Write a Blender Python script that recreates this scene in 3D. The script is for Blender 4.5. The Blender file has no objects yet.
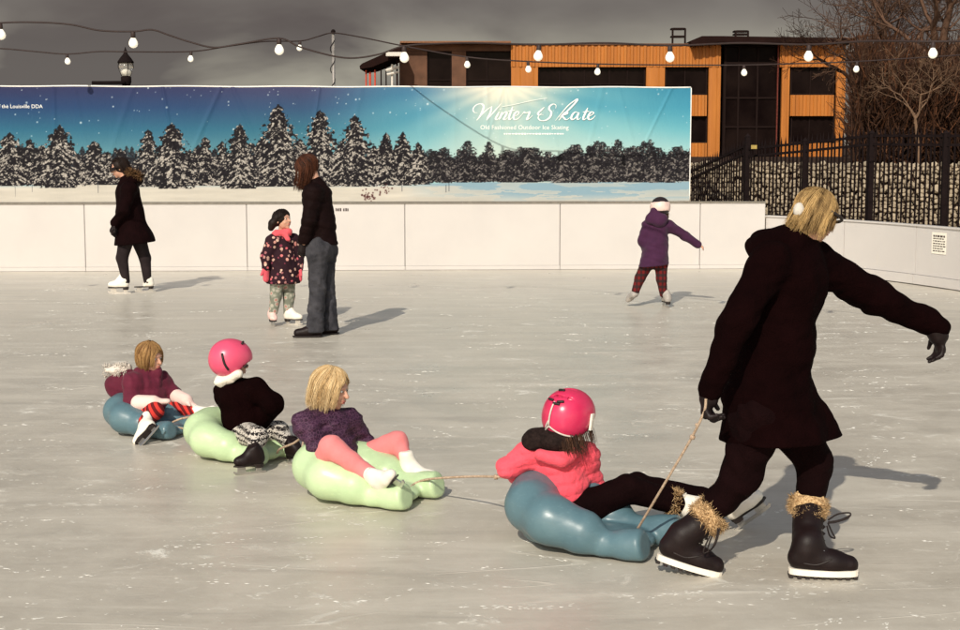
import bpy, math, random
import numpy as np
from mathutils import Vector, Matrix

scene = bpy.context.scene
COL = scene.collection
R = math.radians

# ---------------------------------------------------------------- camera
CAMH, FPX = 1.72, 1500.0
PITCH = math.atan(170.0 / FPX)
cam_d = bpy.data.cameras.new("camera")
cam_d.sensor_fit = 'HORIZONTAL'; cam_d.sensor_width = 36.0
cam_d.lens = 36.0 * FPX / 960.0
cam_d.clip_start = 0.1; cam_d.clip_end = 3000.0
cam = bpy.data.objects.new("camera", cam_d); COL.objects.link(cam)
cam.location = (0, 0, CAMH); cam.rotation_euler = (math.pi / 2 - PITCH, 0, 0)
scene.camera = cam

# ---------------------------------------------------------------- light
SUN_EL, SUN_TO = R(34), (-0.30, -1.0)          # the sun stands behind the camera, a little to the left
sun_d = bpy.data.lights.new("sun", 'SUN'); sun_d.energy = 3.1; sun_d.angle = R(0.55); sun_d.color = (1.0, 0.93, 0.80)
sun = bpy.data.objects.new("sun", sun_d); COL.objects.link(sun)
_h = Vector((SUN_TO[0], SUN_TO[1], 0)).normalized() * math.cos(SUN_EL)
SUNV = Vector((_h.x, _h.y, math.sin(SUN_EL)))
sun.rotation_euler = (-SUNV).to_track_quat('-Z', 'Y').to_euler()
sun.location = SUNV * 40

world = bpy.data.worlds.new("World"); scene.world = world; world.use_nodes = True
wt = world.node_tree; wt.nodes.clear()
def wn(t, **k):
    n = wt.nodes.new(t)
    for a, b in k.items(): setattr(n, a, b)
    return n
w_out = wn('ShaderNodeOutputWorld'); w_bg = wn('ShaderNodeBackground')
w_sky = wn('ShaderNodeTexSky', sky_type='NISHITA', sun_disc=False)
w_sky.sun_elevation = SUN_EL; w_sky.sun_rotation = math.atan2(SUNV.x, SUNV.y); w_sky.altitude = 1600
w_sc = wn('ShaderNodeVectorMath', operation='MULTIPLY'); w_sc.inputs[1].default_value = (0.225, 0.165, 0.115)     # strength about 0.14, white balance warm like the photograph
w_tc = wn('ShaderNodeTexCoord')
w_map = wn('ShaderNodeMapping'); w_map.inputs['Scale'].default_value = (1.0, 1.0, 1.9)
w_n1 = wn('ShaderNodeTexNoise'); w_n1.inputs['Scale'].default_value = 5.2; w_n1.inputs['Detail'].default_value = 5; w_n1.inputs['Roughness'].default_value = 0.52; w_n1.inputs['Distortion'].default_value = 0.35
w_r = wn('ShaderNodeValToRGB')
e = w_r.color_ramp.elements
e[0].position = 0.38; e[0].color = (0.092, 0.078, 0.073, 1)
e[1].position = 0.66; e[1].color = (0.160, 0.145, 0.130, 1)
w_r2 = wn('ShaderNodeValToRGB')          # paler cloud breaks low over the horizon
e = w_r2.color_ramp.elements
e[0].position = 0.42; e[0].color = (0.108, 0.096, 0.088, 1)
e[1].position = 0.60; e[1].color = (0.33, 0.31, 0.25, 1)
w_sep = wn('ShaderNodeSeparateXYZ')
w_lo = wn('ShaderNodeMapRange'); w_lo.inputs['From Min'].default_value = 0.045; w_lo.inputs['From Max'].default_value = 0.092
w_lo.inputs['To Min'].default_value = 1.0; w_lo.inputs['To Max'].default_value = 0.0; w_lo.interpolation_type = 'SMOOTHSTEP'
w_m1 = wn('ShaderNodeMix', data_type='RGBA')
w_m2 = wn('ShaderNodeMix', data_type='RGBA')
w_cov = wn('ShaderNodeMapRange')          # the storm bank covers the half of the sky the camera faces; the sun's half is clear
w_cov.inputs['From Min'].default_value = 0.10; w_cov.inputs['From Max'].default_value = 0.80
w_cov.interpolation_type = 'SMOOTHSTEP'
L = wt.links.new
L(w_tc.outputs['Generated'], w_map.inputs['Vector']); L(w_map.outputs[0], w_n1.inputs['Vector'])
L(w_n1.outputs['Fac'], w_r.inputs[0]); L(w_n1.outputs['Fac'], w_r2.inputs[0])
L(w_tc.outputs['Generated'], w_sep.inputs[0]); L(w_sep.outputs['Z'], w_lo.inputs[0]); L(w_sep.outputs['Y'], w_cov.inputs[0])
L(w_lo.outputs[0], w_m1.inputs['Factor']); L(w_r.outputs[0], w_m1.inputs['A']); L(w_r2.outputs[0], w_m1.inputs['B'])
L(w_sky.outputs[0], w_sc.inputs[0])
L(w_cov.outputs[0], w_m2.inputs['Factor']); L(w_sc.outputs[0], w_m2.inputs['A']); L(w_m1.outputs['Result'], w_m2.inputs['B'])
L(w_m2.outputs['Result'], w_bg.inputs['Color']); w_bg.inputs['Strength'].default_value = 1.0
L(w_bg.outputs[0], w_out.inputs[0])

scene.view_settings.view_transform = 'Standard'; scene.view_settings.look = 'None'
scene.view_settings.exposure = 0.35; scene.view_settings.gamma = 1.0
scene.cycles.use_denoising = True
scene.cycles.max_bounces = 5
scene.cycles.use_adaptive_sampling = True; scene.cycles.adaptive_threshold = 0.02

# ---------------------------------------------------------------- pixel helpers (photo is 960 x 630)
_cp, _sp = math.cos(PITCH), math.sin(PITCH)
def ray(px, py):
    u = (px - 480) / FPX; v = (315 - py) / FPX
    return np.array([u, _cp + v * _sp, -_sp + v * _cp])
def P(px, py, Y):
    d = ray(px, py); t = Y / d[1]
    return np.array([0, 0, CAMH]) + d * t
def G(px, py, z=0.0):
    d = ray(px, py); t = (z - CAMH) / d[2]
    return np.array([0, 0, CAMH]) + d * t
def V(*a): return np.array(a, float)
def unit(a):
    a = np.asarray(a, float); return a / (np.linalg.norm(a) + 1e-12)

# ---------------------------------------------------------------- materials
MATS = {}
def srgb(r, g, b):
    f = lambda c: (c / 255 / 12.92) if c / 255 <= 0.04045 else ((c / 255 + 0.055) / 1.055) ** 2.4
    return (f(r), f(g), f(b))
class NT:
    def __init__(s, m):
        s.t = m.node_tree; s.b = s.t.nodes['Principled BSDF']
    def n(s, typ, _in=None, **k):
        n = s.t.nodes.new(typ)
        for a, b in k.items(): setattr(n, a, b)
        for a, b in (_in or {}).items():
            if hasattr(b, 'is_output'): s.t.links.new(b, n.inputs[a])
            else: n.inputs[a].default_value = b
        return n
    def l(s, o, i): s.t.links.new(o, i)
    def coord(s, scale=(1, 1, 1), kind='Object', rot=(0, 0, 0)):
        c = s.n('ShaderNodeTexCoord'); m = s.n('ShaderNodeMapping'); m.inputs['Scale'].default_value = scale; m.inputs['Rotation'].default_value = rot
        s.l(c.outputs[kind], m.inputs[0]); return m.outputs[0]
    def noise(s, vec, scale, detail=4, rough=.55, dist=0):
        return s.n('ShaderNodeTexNoise', {'Vector': vec, 'Scale': scale, 'Detail': detail, 'Roughness': rough, 'Distortion': dist}).outputs['Fac']
    def ramp(s, fac, stops):
        r = s.n('ShaderNodeValToRGB'); s.l(fac, r.inputs[0]); el = r.color_ramp.elements
        while len(el) < len(stops): el.new(0.5)
        for x, (p, c) in zip(el, stops):
            x.position = p; x.color = (c, c, c, 1) if isinstance(c, (int, float)) else (*c, 1)
        return r.outputs[0]
    def mix(s, f, a, b, blend='MIX'):
        m = s.n('ShaderNodeMix', data_type='RGBA', blend_type=blend)
        for k, v in (('Factor', f), ('A', a), ('B', b)):
            if hasattr(v, 'is_output'): s.l(v, m.inputs[k])
            else: m.inputs[k].default_value = v if isinstance(v, (int, float)) else (*v, 1)
        return m.outputs['Result']
    def math(s, op, a, b=0.0):
        m = s.n('ShaderNodeMath', operation=op)
        for i, v in enumerate((a, b)):
            if hasattr(v, 'is_output'): s.l(v, m.inputs[i])
            else: m.inputs[i].default_value = v
        return m.outputs[0]
    def bump(s, h, strength=.3, dist=.01):
        b = s.n('ShaderNodeBump', {'Height': h, 'Strength': strength, 'Distance': dist}); s.l(b.outputs[0], s.b.inputs['Normal'])
    def base(s, c):
        if hasattr(c, 'is_output'): s.l(c, s.b.inputs['Base Color'])
        else: s.b.inputs['Base Color'].default_value = (*c, 1)
def newmat(name, rough=.6, spec=.3, metal=0.0):
    m = bpy.data.materials.new(name); m.use_nodes = True
    t = NT(m); t.b.inputs['Roughness'].default_value = rough
    t.b.inputs['Specular IOR Level'].default_value = spec; t.b.inputs['Metallic'].default_value = metal
    MATS[name] = m
    return m, t
def plain(name, col, rough=.6, spec=.3, metal=0.0, var=.18, vscale=14, bump=.25, bscale=220, bdist=.002):
    """colour with mottled variation and a fine bump"""
    m, t = newmat(name, rough, spec, metal)
    v = t.coord()
    n = t.noise(v, vscale, 5, .6)
    lo = tuple(c * (1 - var) for c in col); hi = tuple(min(1, c * (1 + var)) for c in col)
    t.base(t.ramp(n, [(.3, lo), (.7, hi)]))
    if bump: t.bump(t.noise(v, bscale, 3, .6), bump, bdist)
    return m
def cloth(name, col, rough=.9, var=.2, fold=.5, sheen=.15, weave=320, spec=.12):
    m, t = newmat(name, rough, spec)
    v = t.coord(); n = t.noise(v, 9, 5, .6)
    t.base(t.ramp(n, [(.3, tuple(c * (1 - var) for c in col)), (.7, tuple(min(1, c * (1 + var)) for c in col))]))
    h = t.math('ADD', t.noise(v, 26, 4, .6, .6), t.math('MULTIPLY', t.noise(v, weave, 2, .5), .12))
    t.bump(h, fold, .012)
    t.b.inputs['Sheen Weight'].default_value = sheen
    return m

# ---------------------------------------------------------------- objects
def wloc(o):
    v = Vector((0, 0, 0))
    while o is not None: v = v + o.location; o = o.parent
    return np.array(v)
def tag(o, label=None, cat=None, group=None, kind=None):
    if label: o['label'] = label
    if cat: o['category'] = cat
    if group: o['group'] = group
    if kind: o['kind'] = kind
    return o
def empty(name, loc, label=None, cat=None, group=None):
    o = bpy.data.objects.new(name, None); COL.objects.link(o)
    o.location = [float(x) for x in loc]; o.empty_display_size = .1
    return tag(o, label, cat, group)
def mesh_of(name, verts, faces, mats, smooth=True, midx=None):
    me = bpy.data.meshes.new(name)
    verts = np.asarray(verts, np.float32)
    if isinstance(faces, np.ndarray) and faces.ndim == 2:
        n, k = faces.shape
        me.vertices.add(len(verts)); me.vertices.foreach_set('co', verts.ravel())
        me.loops.add(n * k); me.loops.foreach_set('vertex_index', faces.astype(np.int32).ravel())
        me.polygons.add(n); me.polygons.foreach_set('loop_start', np.arange(0, n * k, k, dtype=np.int32))
        me.update(calc_edges=True)
    else:
        me.from_pydata([tuple(map(float, v)) for v in verts], [], [tuple(f) for f in faces]); me.update()
    if not isinstance(mats, (list, tuple)): mats = [mats]
    for m in mats: me.materials.append(m)
    n = len(me.polygons)
    me.polygons.foreach_set('use_smooth', np.full(n, bool(smooth)))
    if midx is not None: me.polygons.foreach_set('material_index', np.asarray(midx, np.int32))
    me.validate(); me.update()
    return me
def mobj(name, verts, faces, mats, parent=None, smooth=True, midx=None, loc=None):
    """verts in world coordinates; made local to the parent (or to loc)"""
    verts = np.asarray(verts, float)
    o = bpy.data.objects.new(name, None)
    off = wloc(parent) if parent is not None else np.zeros(3)
    l = np.zeros(3) if loc is None else np.asarray(loc, float) - off
    me = mesh_of(name, verts - off - l, faces, mats, smooth, midx)
    bpy.data.objects.remove(o)
    o = bpy.data.objects.new(name, me); COL.objects.link(o)
    o.location = [float(x) for x in l]
    if parent is not None: o.parent = parent
    return o
class MB:
    """collects shapes into one mesh"""
    def __init__(s): s.v = []; s.f = []; s.m = []
    def add(s, v, f, mi=0):
        o = len(s.v); s.v.extend([tuple(map(float, x)) for x in v]); s.f.extend([tuple(i + o for i in q) for q in f]); s.m.extend([mi] * len(f)); return s
    def box(s, lo, hi, mi=0, bev=0):
        x0, y0, z0 = lo; x1, y1, z1 = hi
        v = [(x0, y0, z0), (x1, y0, z0), (x1, y1, z0), (x0, y1, z0), (x0, y0, z1), (x1, y0, z1), (x1, y1, z1), (x0, y1, z1)]
        return s.add(v, [(0, 3, 2, 1), (4, 5, 6, 7), (0, 1, 5, 4), (1, 2, 6, 5), (2, 3, 7, 6), (3, 0, 4, 7)], mi)
    def obox(s, c, ax, ay, az, mi=0):
        """box from centre and three half-axis vectors"""
        c = np.asarray(c, float); v = []
        for sz in (-1, 1):
            for sx, sy in ((-1, -1), (1, -1), (1, 1), (-1, 1)): v.append(c + sx * ax + sy * ay + sz * az)
        return s.add(v, [(0, 3, 2, 1), (4, 5, 6, 7), (0, 1, 5, 4), (1, 2, 6, 5), (2, 3, 7, 6), (3, 0, 4, 7)], mi)
    def tube(s, pts, rad, n=8, mi=0, cap=True):
        pts = [np.asarray(p, float) for p in pts]
        rad = list(rad) if hasattr(rad, '__len__') else [rad] * len(pts)
        t0 = unit(pts[1] - pts[0]); a = np.cross(t0, V(0, 0, 1))
        if np.linalg.norm(a) < .05: a = np.cross(t0, V(1, 0, 0))
        a = unit(a); v = []; f = []
        for i, p in enumerate(pts):
            t = unit(pts[min(i + 1, len(pts) - 1)] - pts[max(i - 1, 0)])
            a = unit(a - t * np.dot(a, t)); b = np.cross(t, a)
            for k in range(n):
                q = 2 * math.pi * k / n; v.append(p + rad[i] * (a * math.cos(q) + b * math.sin(q)))
        for i in range(len(pts) - 1):
            for k in range(n):
                k2 = (k + 1) % n; f.append((i * n + k, i * n + k2, (i + 1) * n + k2, (i + 1) * n + k))
        if cap: f.append(tuple(range(n - 1, -1, -1))); f.append(tuple((len(pts) - 1) * n + k for k in range(n)))
        return s.add(v, f, mi)
    def lathe(s, c, prof, n=16, mi=0):
        c = np.asarray(c, float); v = []; f = []
        for r, z in prof:
            for k in range(n):
                q = 2 * math.pi * k / n; v.append(c + V(r * math.cos(q), r * math.sin(q), z))
        for i in range(len(prof) - 1):
            for k in range(n):
                k2 = (k + 1) % n; f.append((i * n + k, i * n + k2, (i + 1) * n + k2, (i + 1) * n + k))
        f.append(tuple(range(n - 1, -1, -1))); f.append(tuple((len(prof) - 1) * n + k for k in range(n)))
        return s.add(v, f, mi)
    def prism(s, poly, y0, y1, mi=0):
        """polygon in x,z pushed along y"""
        n = len(poly); v = [(x, y0, z) for x, z in poly] + [(x, y1, z) for x, z in poly]
        f = [tuple(range(n)), tuple(range(2 * n - 1, n - 1, -1))] + [(i, i + n, (i + 1) % n + n, (i + 1) % n) for i in range(n)]
        return s.add(v, f, mi)
    def out(s, name, mats, parent=None, smooth=False, loc=None):
        return mobj(name, s.v, s.f, mats, parent, smooth, s.m, loc)
def catmull(pts, n=8):
    pts = [np.asarray(p, float) for p in pts]; q = [2 * pts[0] - pts[1]] + pts + [2 * pts[-1] - pts[-2]]; out = []
    for i in range(1, len(q) - 2):
        for k in range(n):
            t = k / n
            out.append(.5 * (2 * q[i] + (q[i + 1] - q[i - 1]) * t + (2 * q[i - 1] - 5 * q[i] + 4 * q[i + 1] - q[i + 2]) * t * t + (3 * q[i] - q[i - 1] - 3 * q[i + 1] + q[i + 2]) * t ** 3))
    out.append(pts[-1]); return out

# ---------------------------------------------------------------- implicit surfaces
def dotn(p, v): return p @ np.asarray(v, np.float32)
def cone(a, b, ra, rb, flat=None):
    a = np.asarray(a, np.float32); b = np.asarray(b, np.float32)
    if flat is not None: fx, fk = np.asarray(unit(flat[0]), np.float32), flat[1]
    def f(p):
        q = p - a; ab = b - a
        if flat is not None:
            q = q + np.outer(q @ fx, fx) * (fk - 1); ab = ab + (ab @ fx) * fx * (fk - 1)
        t = np.clip(q @ ab / (ab @ ab + 1e-12), 0, 1)
        d = np.sqrt(((q - np.outer(t, ab)) ** 2).sum(1)) - (ra + (rb - ra) * t)
        return d if flat is None else d / max(1, fk) ** .5
    m = max(ra, rb) * (1 if flat is None else max(1, 1 / flat[1]))
    f.bb = (np.minimum(a, b) - m, np.maximum(a, b) + m); return f
def ball(c, r): return cone(c, np.asarray(c, float) + V(0, 0, 1e-4), r, r)
def ell(c, r, axes=None):
    c = np.asarray(c, np.float32); r = np.asarray(r, np.float32)
    A = np.eye(3, dtype=np.float32) if axes is None else np.array([unit(x) for x in axes], np.float32)
    def f(p):
        q = (p - c) @ A.T
        k0 = np.sqrt(((q / r) ** 2).sum(1)); k1 = np.sqrt(((q / (r * r)) ** 2).sum(1)) + 1e-9
        return k0 * (k0 - 1) / k1
    m = r.max(); f.bb = (c - m, c + m); return f
def su(k, *fs):
    fs = [x for x in fs if x is not None]
    def f(p):
        d = fs[0](p)
        for g in fs[1:]:
            e = g(p)
            if k > 0:
                h = np.clip(.5 + .5 * (e - d) / k, 0, 1); d = e + (d - e) * h - k * h * (1 - h)
            else: d = np.minimum(d, e)
        return d
    f.bb = (np.min([g.bb[0] for g in fs], 0) - k * .3, np.max([g.bb[1] for g in fs], 0) + k * .3); return f
def sub(k, a, b):
    def f(p):
        d = a(p); e = -b(p)
        h = np.clip(.5 - .5 * (d - e) / max(k, 1e-5), 0, 1)
        return d + (e - d) * h + k * h * (1 - h)
    f.bb = a.bb; return f
def cut(a, p0, n, soft=.004):
    p0 = np.asarray(p0, np.float32); n = np.asarray(unit(n), np.float32)
    def f(p):
        d = a(p); e = (p - p0) @ n
        h = np.clip(.5 - .5 * (d - e) / soft, 0, 1)
        return d + (e - d) * h + soft * h * (1 - h)
    f.bb = a.bb; return f
def hollow(a, t, p0, n, depth=.06):
    """open a garment at its hem: hollow it out for `depth` above the hem plane"""
    p0 = np.asarray(p0, np.float32); n = np.asarray(unit(n), np.float32)
    def f(p):
        d = a(p); e = (p - p0) @ n
        return np.maximum(d, -np.maximum(d + t, -(e + depth)))
    f.bb = a.bb; return f
def warp(a, amp, freq, seed=0, squash=(1, 1, 1), pad=True):
    rg = np.random.RandomState(seed); K = rg.normal(size=(7, 3)); K /= np.linalg.norm(K, axis=1)[:, None]
    K = (K * np.array(squash) * freq * rg.uniform(.6, 1.7, (7, 1))).astype(np.float32); ph = rg.uniform(0, 6.28, 7).astype(np.float32)
    def f(p):
        s = np.sin(p @ K[:3].T + ph[:3]); q = p @ K[3:].T + ph[3:] + 1.3 * s[:, :1]
        return a(p) + amp * (np.sin(q).sum(1) * .45 + s[:, 1] * .3)
    f.bb = (a.bb[0] - amp, a.bb[1] + amp); return f
def quilt(a, axis, pitch, amp, seed=0, pw=.55, zone=None):
    ax = np.asarray(unit(axis), np.float32); rg = np.random.RandomState(seed); k = rg.normal(size=3).astype(np.float32) * 5
    def f(p):
        t = (p @ ax) / pitch + .18 * np.sin(p @ k)
        return a(p) + amp * (1 - np.abs(np.sin(np.pi * t)) ** pw) - amp * .4
    f.bb = a.bb; return f
def nets(f, h, pad=.02):
    lo = np.asarray(f.bb[0], float) - pad; hi = np.asarray(f.bb[1], float) + pad
    B = 6; nb = np.ceil((hi - lo) / (h * B)).astype(int) + 1; n = nb * B
    ax = [lo[i] + h * np.arange(n[i]) for i in range(3)]
    cb = [lo[i] + h * (np.arange(nb[i]) * B + (B - 1) / 2) for i in range(3)]
    C = np.stack(np.meshgrid(*cb, indexing='ij'), -1).reshape(-1, 3).astype(np.float32)
    dc = f(C)
    D = np.empty(tuple(nb) + (B, B, B), np.float32); D[:] = dc.reshape(tuple(nb))[..., None, None, None]
    near = np.abs(dc) < 5.2 * h * 1.75 + .004
    idx = np.argwhere(near.reshape(tuple(nb)))
    if len(idx):
        o = np.stack(np.meshgrid(*[np.arange(B)] * 3, indexing='ij'), -1).reshape(-1, 3)
        for s in range(0, len(idx), 1500):
            ii = idx[s:s + 1500]
            pts = (lo + h * (ii[:, None, :] * B + o[None])).reshape(-1, 3).astype(np.float32)
            D[ii[:, 0], ii[:, 1], ii[:, 2]] = f(pts).reshape(-1, B, B, B)
    D = D.transpose(0, 3, 1, 4, 2, 5).reshape(tuple(n))
    D[D == 0] = 1e-7
    S = D < 0
    cs = [(i, j, k) for i in (0, 1) for j in (0, 1) for k in (0, 1)]
    sl = lambda A, c: A[c[0]:n[0] - 1 + c[0], c[1]:n[1] - 1 + c[1], c[2]:n[2] - 1 + c[2]]
    cnt = sum(sl(S, c).astype(np.int8) for c in cs)
    act = (cnt > 0) & (cnt < 8)
    A = np.argwhere(act); ids = np.full(act.shape, -1, np.int32); ids[act] = np.arange(len(A))
    acc = np.zeros((len(A), 3)); num = np.zeros(len(A))
    val = {c: D[A[:, 0] + c[0], A[:, 1] + c[1], A[:, 2] + c[2]] for c in cs}
    for c in cs:
        for x in range(3):
            if c[x] == 0:
                c2 = list(c); c2[x] = 1; c2 = tuple(c2); a, b = val[c], val[c2]
                m = (a < 0) != (b < 0); t = np.where(m, a / np.where(m, a - b, 1), 0)
                q = np.tile(np.array(c, float), (len(A), 1)); q[:, x] += t
                acc[m] += q[m]; num[m] += 1
    verts = lo + h * (A + acc / num[:, None])
    F = []
    for x in range(3):
        y, z = (x + 1) % 3, (x + 2) % 3
        s0 = [slice(1, n[i] - 1) for i in range(3)]; s0[x] = slice(0, n[x] - 1); s1 = list(s0); s1[x] = slice(1, n[x])
        a = S[tuple(s0)]; b = S[tuple(s1)]
        E = np.argwhere(a != b); 
        if not len(E): continue
        e0 = E.copy()
        for i in range(3):
            if i != x: e0[:, i] += 1
        fl = S[e0[:, 0], e0[:, 1], e0[:, 2]]
        def cell(dy, dz):
            c = e0.copy(); c[:, y] += dy; c[:, z] += dz
            return ids[c[:, 0], c[:, 1], c[:, 2]]
        q = np.stack([cell(-1, -1), cell(0, -1), cell(0, 0), cell(-1, 0)], 1)
        q[~fl] = q[~fl][:, ::-1]
        F.append(q)
    F = np.concatenate(F) if F else np.zeros((0, 4), int)
    F = F[(F >= 0).all(1)]
    return verts, F
def sobj(name, f, h, mat, parent, pad=.02, loc=None):
    v, q = nets(f, h, pad)
    return mobj(name, v, q, mat, parent, True, None, loc)

# ================================================================ SETTING
rng = np.random.RandomState(7); random.seed(7)
def lattice(x, y, seed):
    xi = np.floor(x).astype(np.int64); yi = np.floor(y).astype(np.int64); fx = x - xi; fy = y - yi
    fx = fx * fx * (3 - 2 * fx); fy = fy * fy * (3 - 2 * fy)
    def h(a, b):
        n = (a * 374761393 + b * 668265263 + seed * 974711) & 0x7fffffff
        n = ((n ^ (n >> 13)) * 1274126177) & 0x7fffffff
        return ((n ^ (n >> 16)) & 0xffff) / 65535.0
    return (h(xi, yi) * (1 - fx) + h(xi + 1, yi) * fx) * (1 - fy) + (h(xi, yi + 1) * (1 - fx) + h(xi + 1, yi + 1) * fx) * fy
def fbm(x, y, seed, o=4):
    s = 0; a = .5
    for i in range(o): s = s + a * lattice(x * 2 ** i, y * 2 ** i, seed + i * 17); a *= .5
    return s / (1 - .5 ** o)

# ---- ground
m, t = newmat('dry_ground', .95, .1)
v = t.coord(); n = t.noise(v, .6, 6, .65); n2 = t.noise(v, 14, 5, .7)
t.base(t.mix(t.ramp(n2, [(.35, 0.0), (.7, 1.0)]), t.ramp(n, [(.3, (.035, .024, .016)), (.7, (.085, .06, .04))]), (.12, .09, .06)))
t.bump(n2, .6, .04)
gx = [-1500, -60, -20, 20, 60, 1500]; gy = [-300, -20, 10, 40, 120, 2000]
vv = [(x, y, -.05) for y in gy for x in gx]; ff = [(j * 6 + i, j * 6 + i + 1, j * 6 + i + 7, j * 6 + i + 6) for j in range(5) for i in range(5)]
tag(mobj('ground', vv, ff, m, None, False), kind='structure')

# ---- ice
m, t = newmat('ice', .3, .5)
v = t.coord()
big = t.noise(v, .28, 4, .6, .4); mid = t.noise(v, 1.7, 5, .62, .5); fine = t.noise(v, 19, 5, .7)
col = t.ramp(big, [(.30, (.430, .390, .325)), (.70, (.525, .478, .396))])
col = t.mix(t.ramp(mid, [(.36, .0), (.70, .75)]), col, (.62, .57, .48))
col = t.mix(t.ramp(fine, [(.45, 0.0), (.8, .30)]), col, (.66, .63, .55))
stk = t.noise(t.coord((.55, 3.2, 1), 'Object', (0, 0, R(4))), 1.5, 6, .68, .6)
col = t.mix(t.ramp(stk, [(.50, 0.0), (.66, .55)]), col, (.66, .61, .52))
col = t.mix(t.ramp(stk, [(.30, .45), (.44, 0.0)]), col, (.36, .33, .285))
# blade scratches: thin contour lines of stretched noise, broken up
masks = []; vs0 = t.coord((1, 1, 1))
for k, (sc, rz, seed, w) in enumerate([((.10, .9, 1), 14, 3, .0022), ((.12, 1.1, 1), -24, 11, .0022), ((.09, .7, 1), 62, 23, .002)]):
    vv_ = t.coord(sc, 'Object', (0, 0, R(rz)))
    mv = t.n('ShaderNodeVectorMath', {0: vv_, 1: (seed * 3.1, seed * 1.7, 0)}, operation='ADD').outputs[0]
    nn = t.noise(mv, 1.5, 1.0, .4, 0)
    d = t.math('ABSOLUTE', t.math('SUBTRACT', nn, .5))
    line = t.n('ShaderNodeMapRange', {'Value': d, 'From Min': w * .25, 'From Max': w, 'To Min': 1.0, 'To Max': 0.0}).outputs[0]
    br = t.ramp(t.noise(vs0, 2.6, 3, .6), [(.45, 0.0), (.62, 1.0)])
    masks.append(t.math('MULTIPLY', line, br))
scr = masks[0]
for q in masks[1:]: scr = t.math('MAXIMUM', scr, q)
col = t.mix(t.math('MULTIPLY', scr, .22), col, (.80, .77, .68))
# scuffs of snow scraped up by blades
vs = t.coord((1, 1.3, 1)); scn = t.noise(vs, 4.2, 7, .72, .9)
scuff = t.math('MULTIPLY', t.ramp(scn, [(.56, 0.0), (.67, 1.0)]), t.ramp(t.noise(v, .9, 2, .5), [(.42, 0.0), (.62, 1.0)]))
fleck = t.ramp(t.noise(vs, 24, 3, .6), [(.66, 0.0), (.71, 1.0)])
fleck = t.math('MULTIPLY', fleck, t.ramp(t.noise(v, 1.6, 3, .6), [(.47, 0.0), (.60, 1.0)]))
snow = t.math('MAXIMUM', t.math('MULTIPLY', scuff, .8), t.math('MULTIPLY', fleck, .85))
col = t.mix(snow, col, (.84, .81, .72)); t.base(col)
rg_ = t.ramp(mid, [(.3, .26), (.7, .46)])
t.l(t.mix(t.math('MAXIMUM', snow, scr), rg_, (.8, .8, .8)), t.b.inputs['Roughness'])
hb = t.math('ADD', t.math('MULTIPLY', fine, .25), t.math('ADD', t.math('MULTIPLY', snow, .7), t.math('ADD', t.math('MULTIPLY', scr, .5), t.math('MULTIPLY', mid, 1.3))))
t.bump(hb, .28, .012)
ICE = m
vv = [(-40, -8, 0), (9, -8, 0), (9, 23, 0), (-40, 23, 0)]
tag(mobj('ice_rink', vv, [(0, 1, 2, 3)], ICE, None, False), kind='structure')
snowm = plain('ice_chips', (.82, .79, .71), .7, .3, var=.1, bump=0)
cv, cf = [], []
def crumb(x, y, s, ang):
    k = 5; a0 = rng.rand() * 6; o = len(cv); ca_, sa_ = math.cos(ang), math.sin(ang)
    for j in range(k):
        u_, w_ = 1.7 * s * rng.uniform(.5, 1.4) * math.cos(a0 + 1.2566 * j), .8 * s * rng.uniform(.5, 1.4) * math.sin(a0 + 1.2566 * j); cv.append((x + u_ * ca_ - w_ * sa_, y + u_ * sa_ + w_ * ca_, .0006))
    cv.append((x, y, s * rng.uniform(.12, .35))); cf.extend([(o + j, o + (j + 1) % k, o + k) for j in range(k)])
for i in range(430):                       # snow ploughed up along blade tracks
    y0 = 3.7 + 14.5 * rng.rand() ** 1.5; x0 = (rng.rand() - .5) * .76 * y0; ang = rng.normal() * .22 + (.9 if rng.rand() < .06 else 0); ln = rng.uniform(.06, .42) * (1.8 if rng.rand() < .15 else 1); cur = rng.normal() * .5
    dens = rng.uniform(.25, 1.0); n = int(ln * 95 * dens) + 3
    for k in range(n):
        u_ = rng.rand(); gate = math.sin(u_ * 17 + i) + math.sin(u_ * 41 + 2 * i)
        if gate < -.35: continue
        aa = ang + cur * (u_ - .5); crumb(x0 + u_ * ln * math.cos(aa) + rng.normal() * .006, y0 + u_ * ln * math.sin(aa) + rng.normal() * .014, rng.uniform(.0025, .0085) * (.6 + .06 * y0), aa)
for i in range(170):                       # loose patches
    y0 = 3.7 + 13 * rng.rand() ** 1.4; x0 = (rng.rand() - .5) * .76 * y0; r_ = rng.uniform(.02, .12)
    for k in range(int(rng.uniform(3, 16))): crumb(x0 + rng.normal() * r_ * 1.5, y0 + rng.normal() * r_, rng.uniform(.002, .007) * (.6 + .05 * y0), rng.normal() * .5)
mb = MB(); mb.v = cv; mb.f = cf; mb.m = [0] * len(cf)
tag(mb.out('ice_shavings', snowm), 'white ice shavings scattered over the grey rink', 'ice shavings', kind='stuff')

# ---- rink boards
def YB(x): return 20.42 + (x + 6.53) * .048
def PB(px, py, off=0.0):
    Y = 20.6
    for _ in range(6): q = P(px, py, Y); Y = YB(q[0]) + off
    return P(px, py, Y)
BH = .925
m, t = newmat('board_plastic', .42, .4)
v = t.coord(); n = t.noise(v, 1.3, 5, .6); n2 = t.noise(t.coord((3, 3, .6)), 3, 6, .7)
c = t.ramp(n, [(.3, (.515, .485, .465)), (.7, (.555, .525, .50))])
sm = t.math('MULTIPLY', t.ramp(n2, [(.60, 0.0), (.75, .5)]), t.ramp(t.noise(v, 2.2, 3), [(.5, 0.0), (.65, 1.0)]))
t.base(t.mix(sm, c, (.56, .51, .42))); t.bump(t.noise(v, 5, 3), .12, .01)
BOARD = m
CAPM = plain('board_cap', (.20, .18, .15), .5, .3)
SCUFFM = plain('kick_strip', (.66, .60, .48), .55, .3, var=.15)
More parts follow.
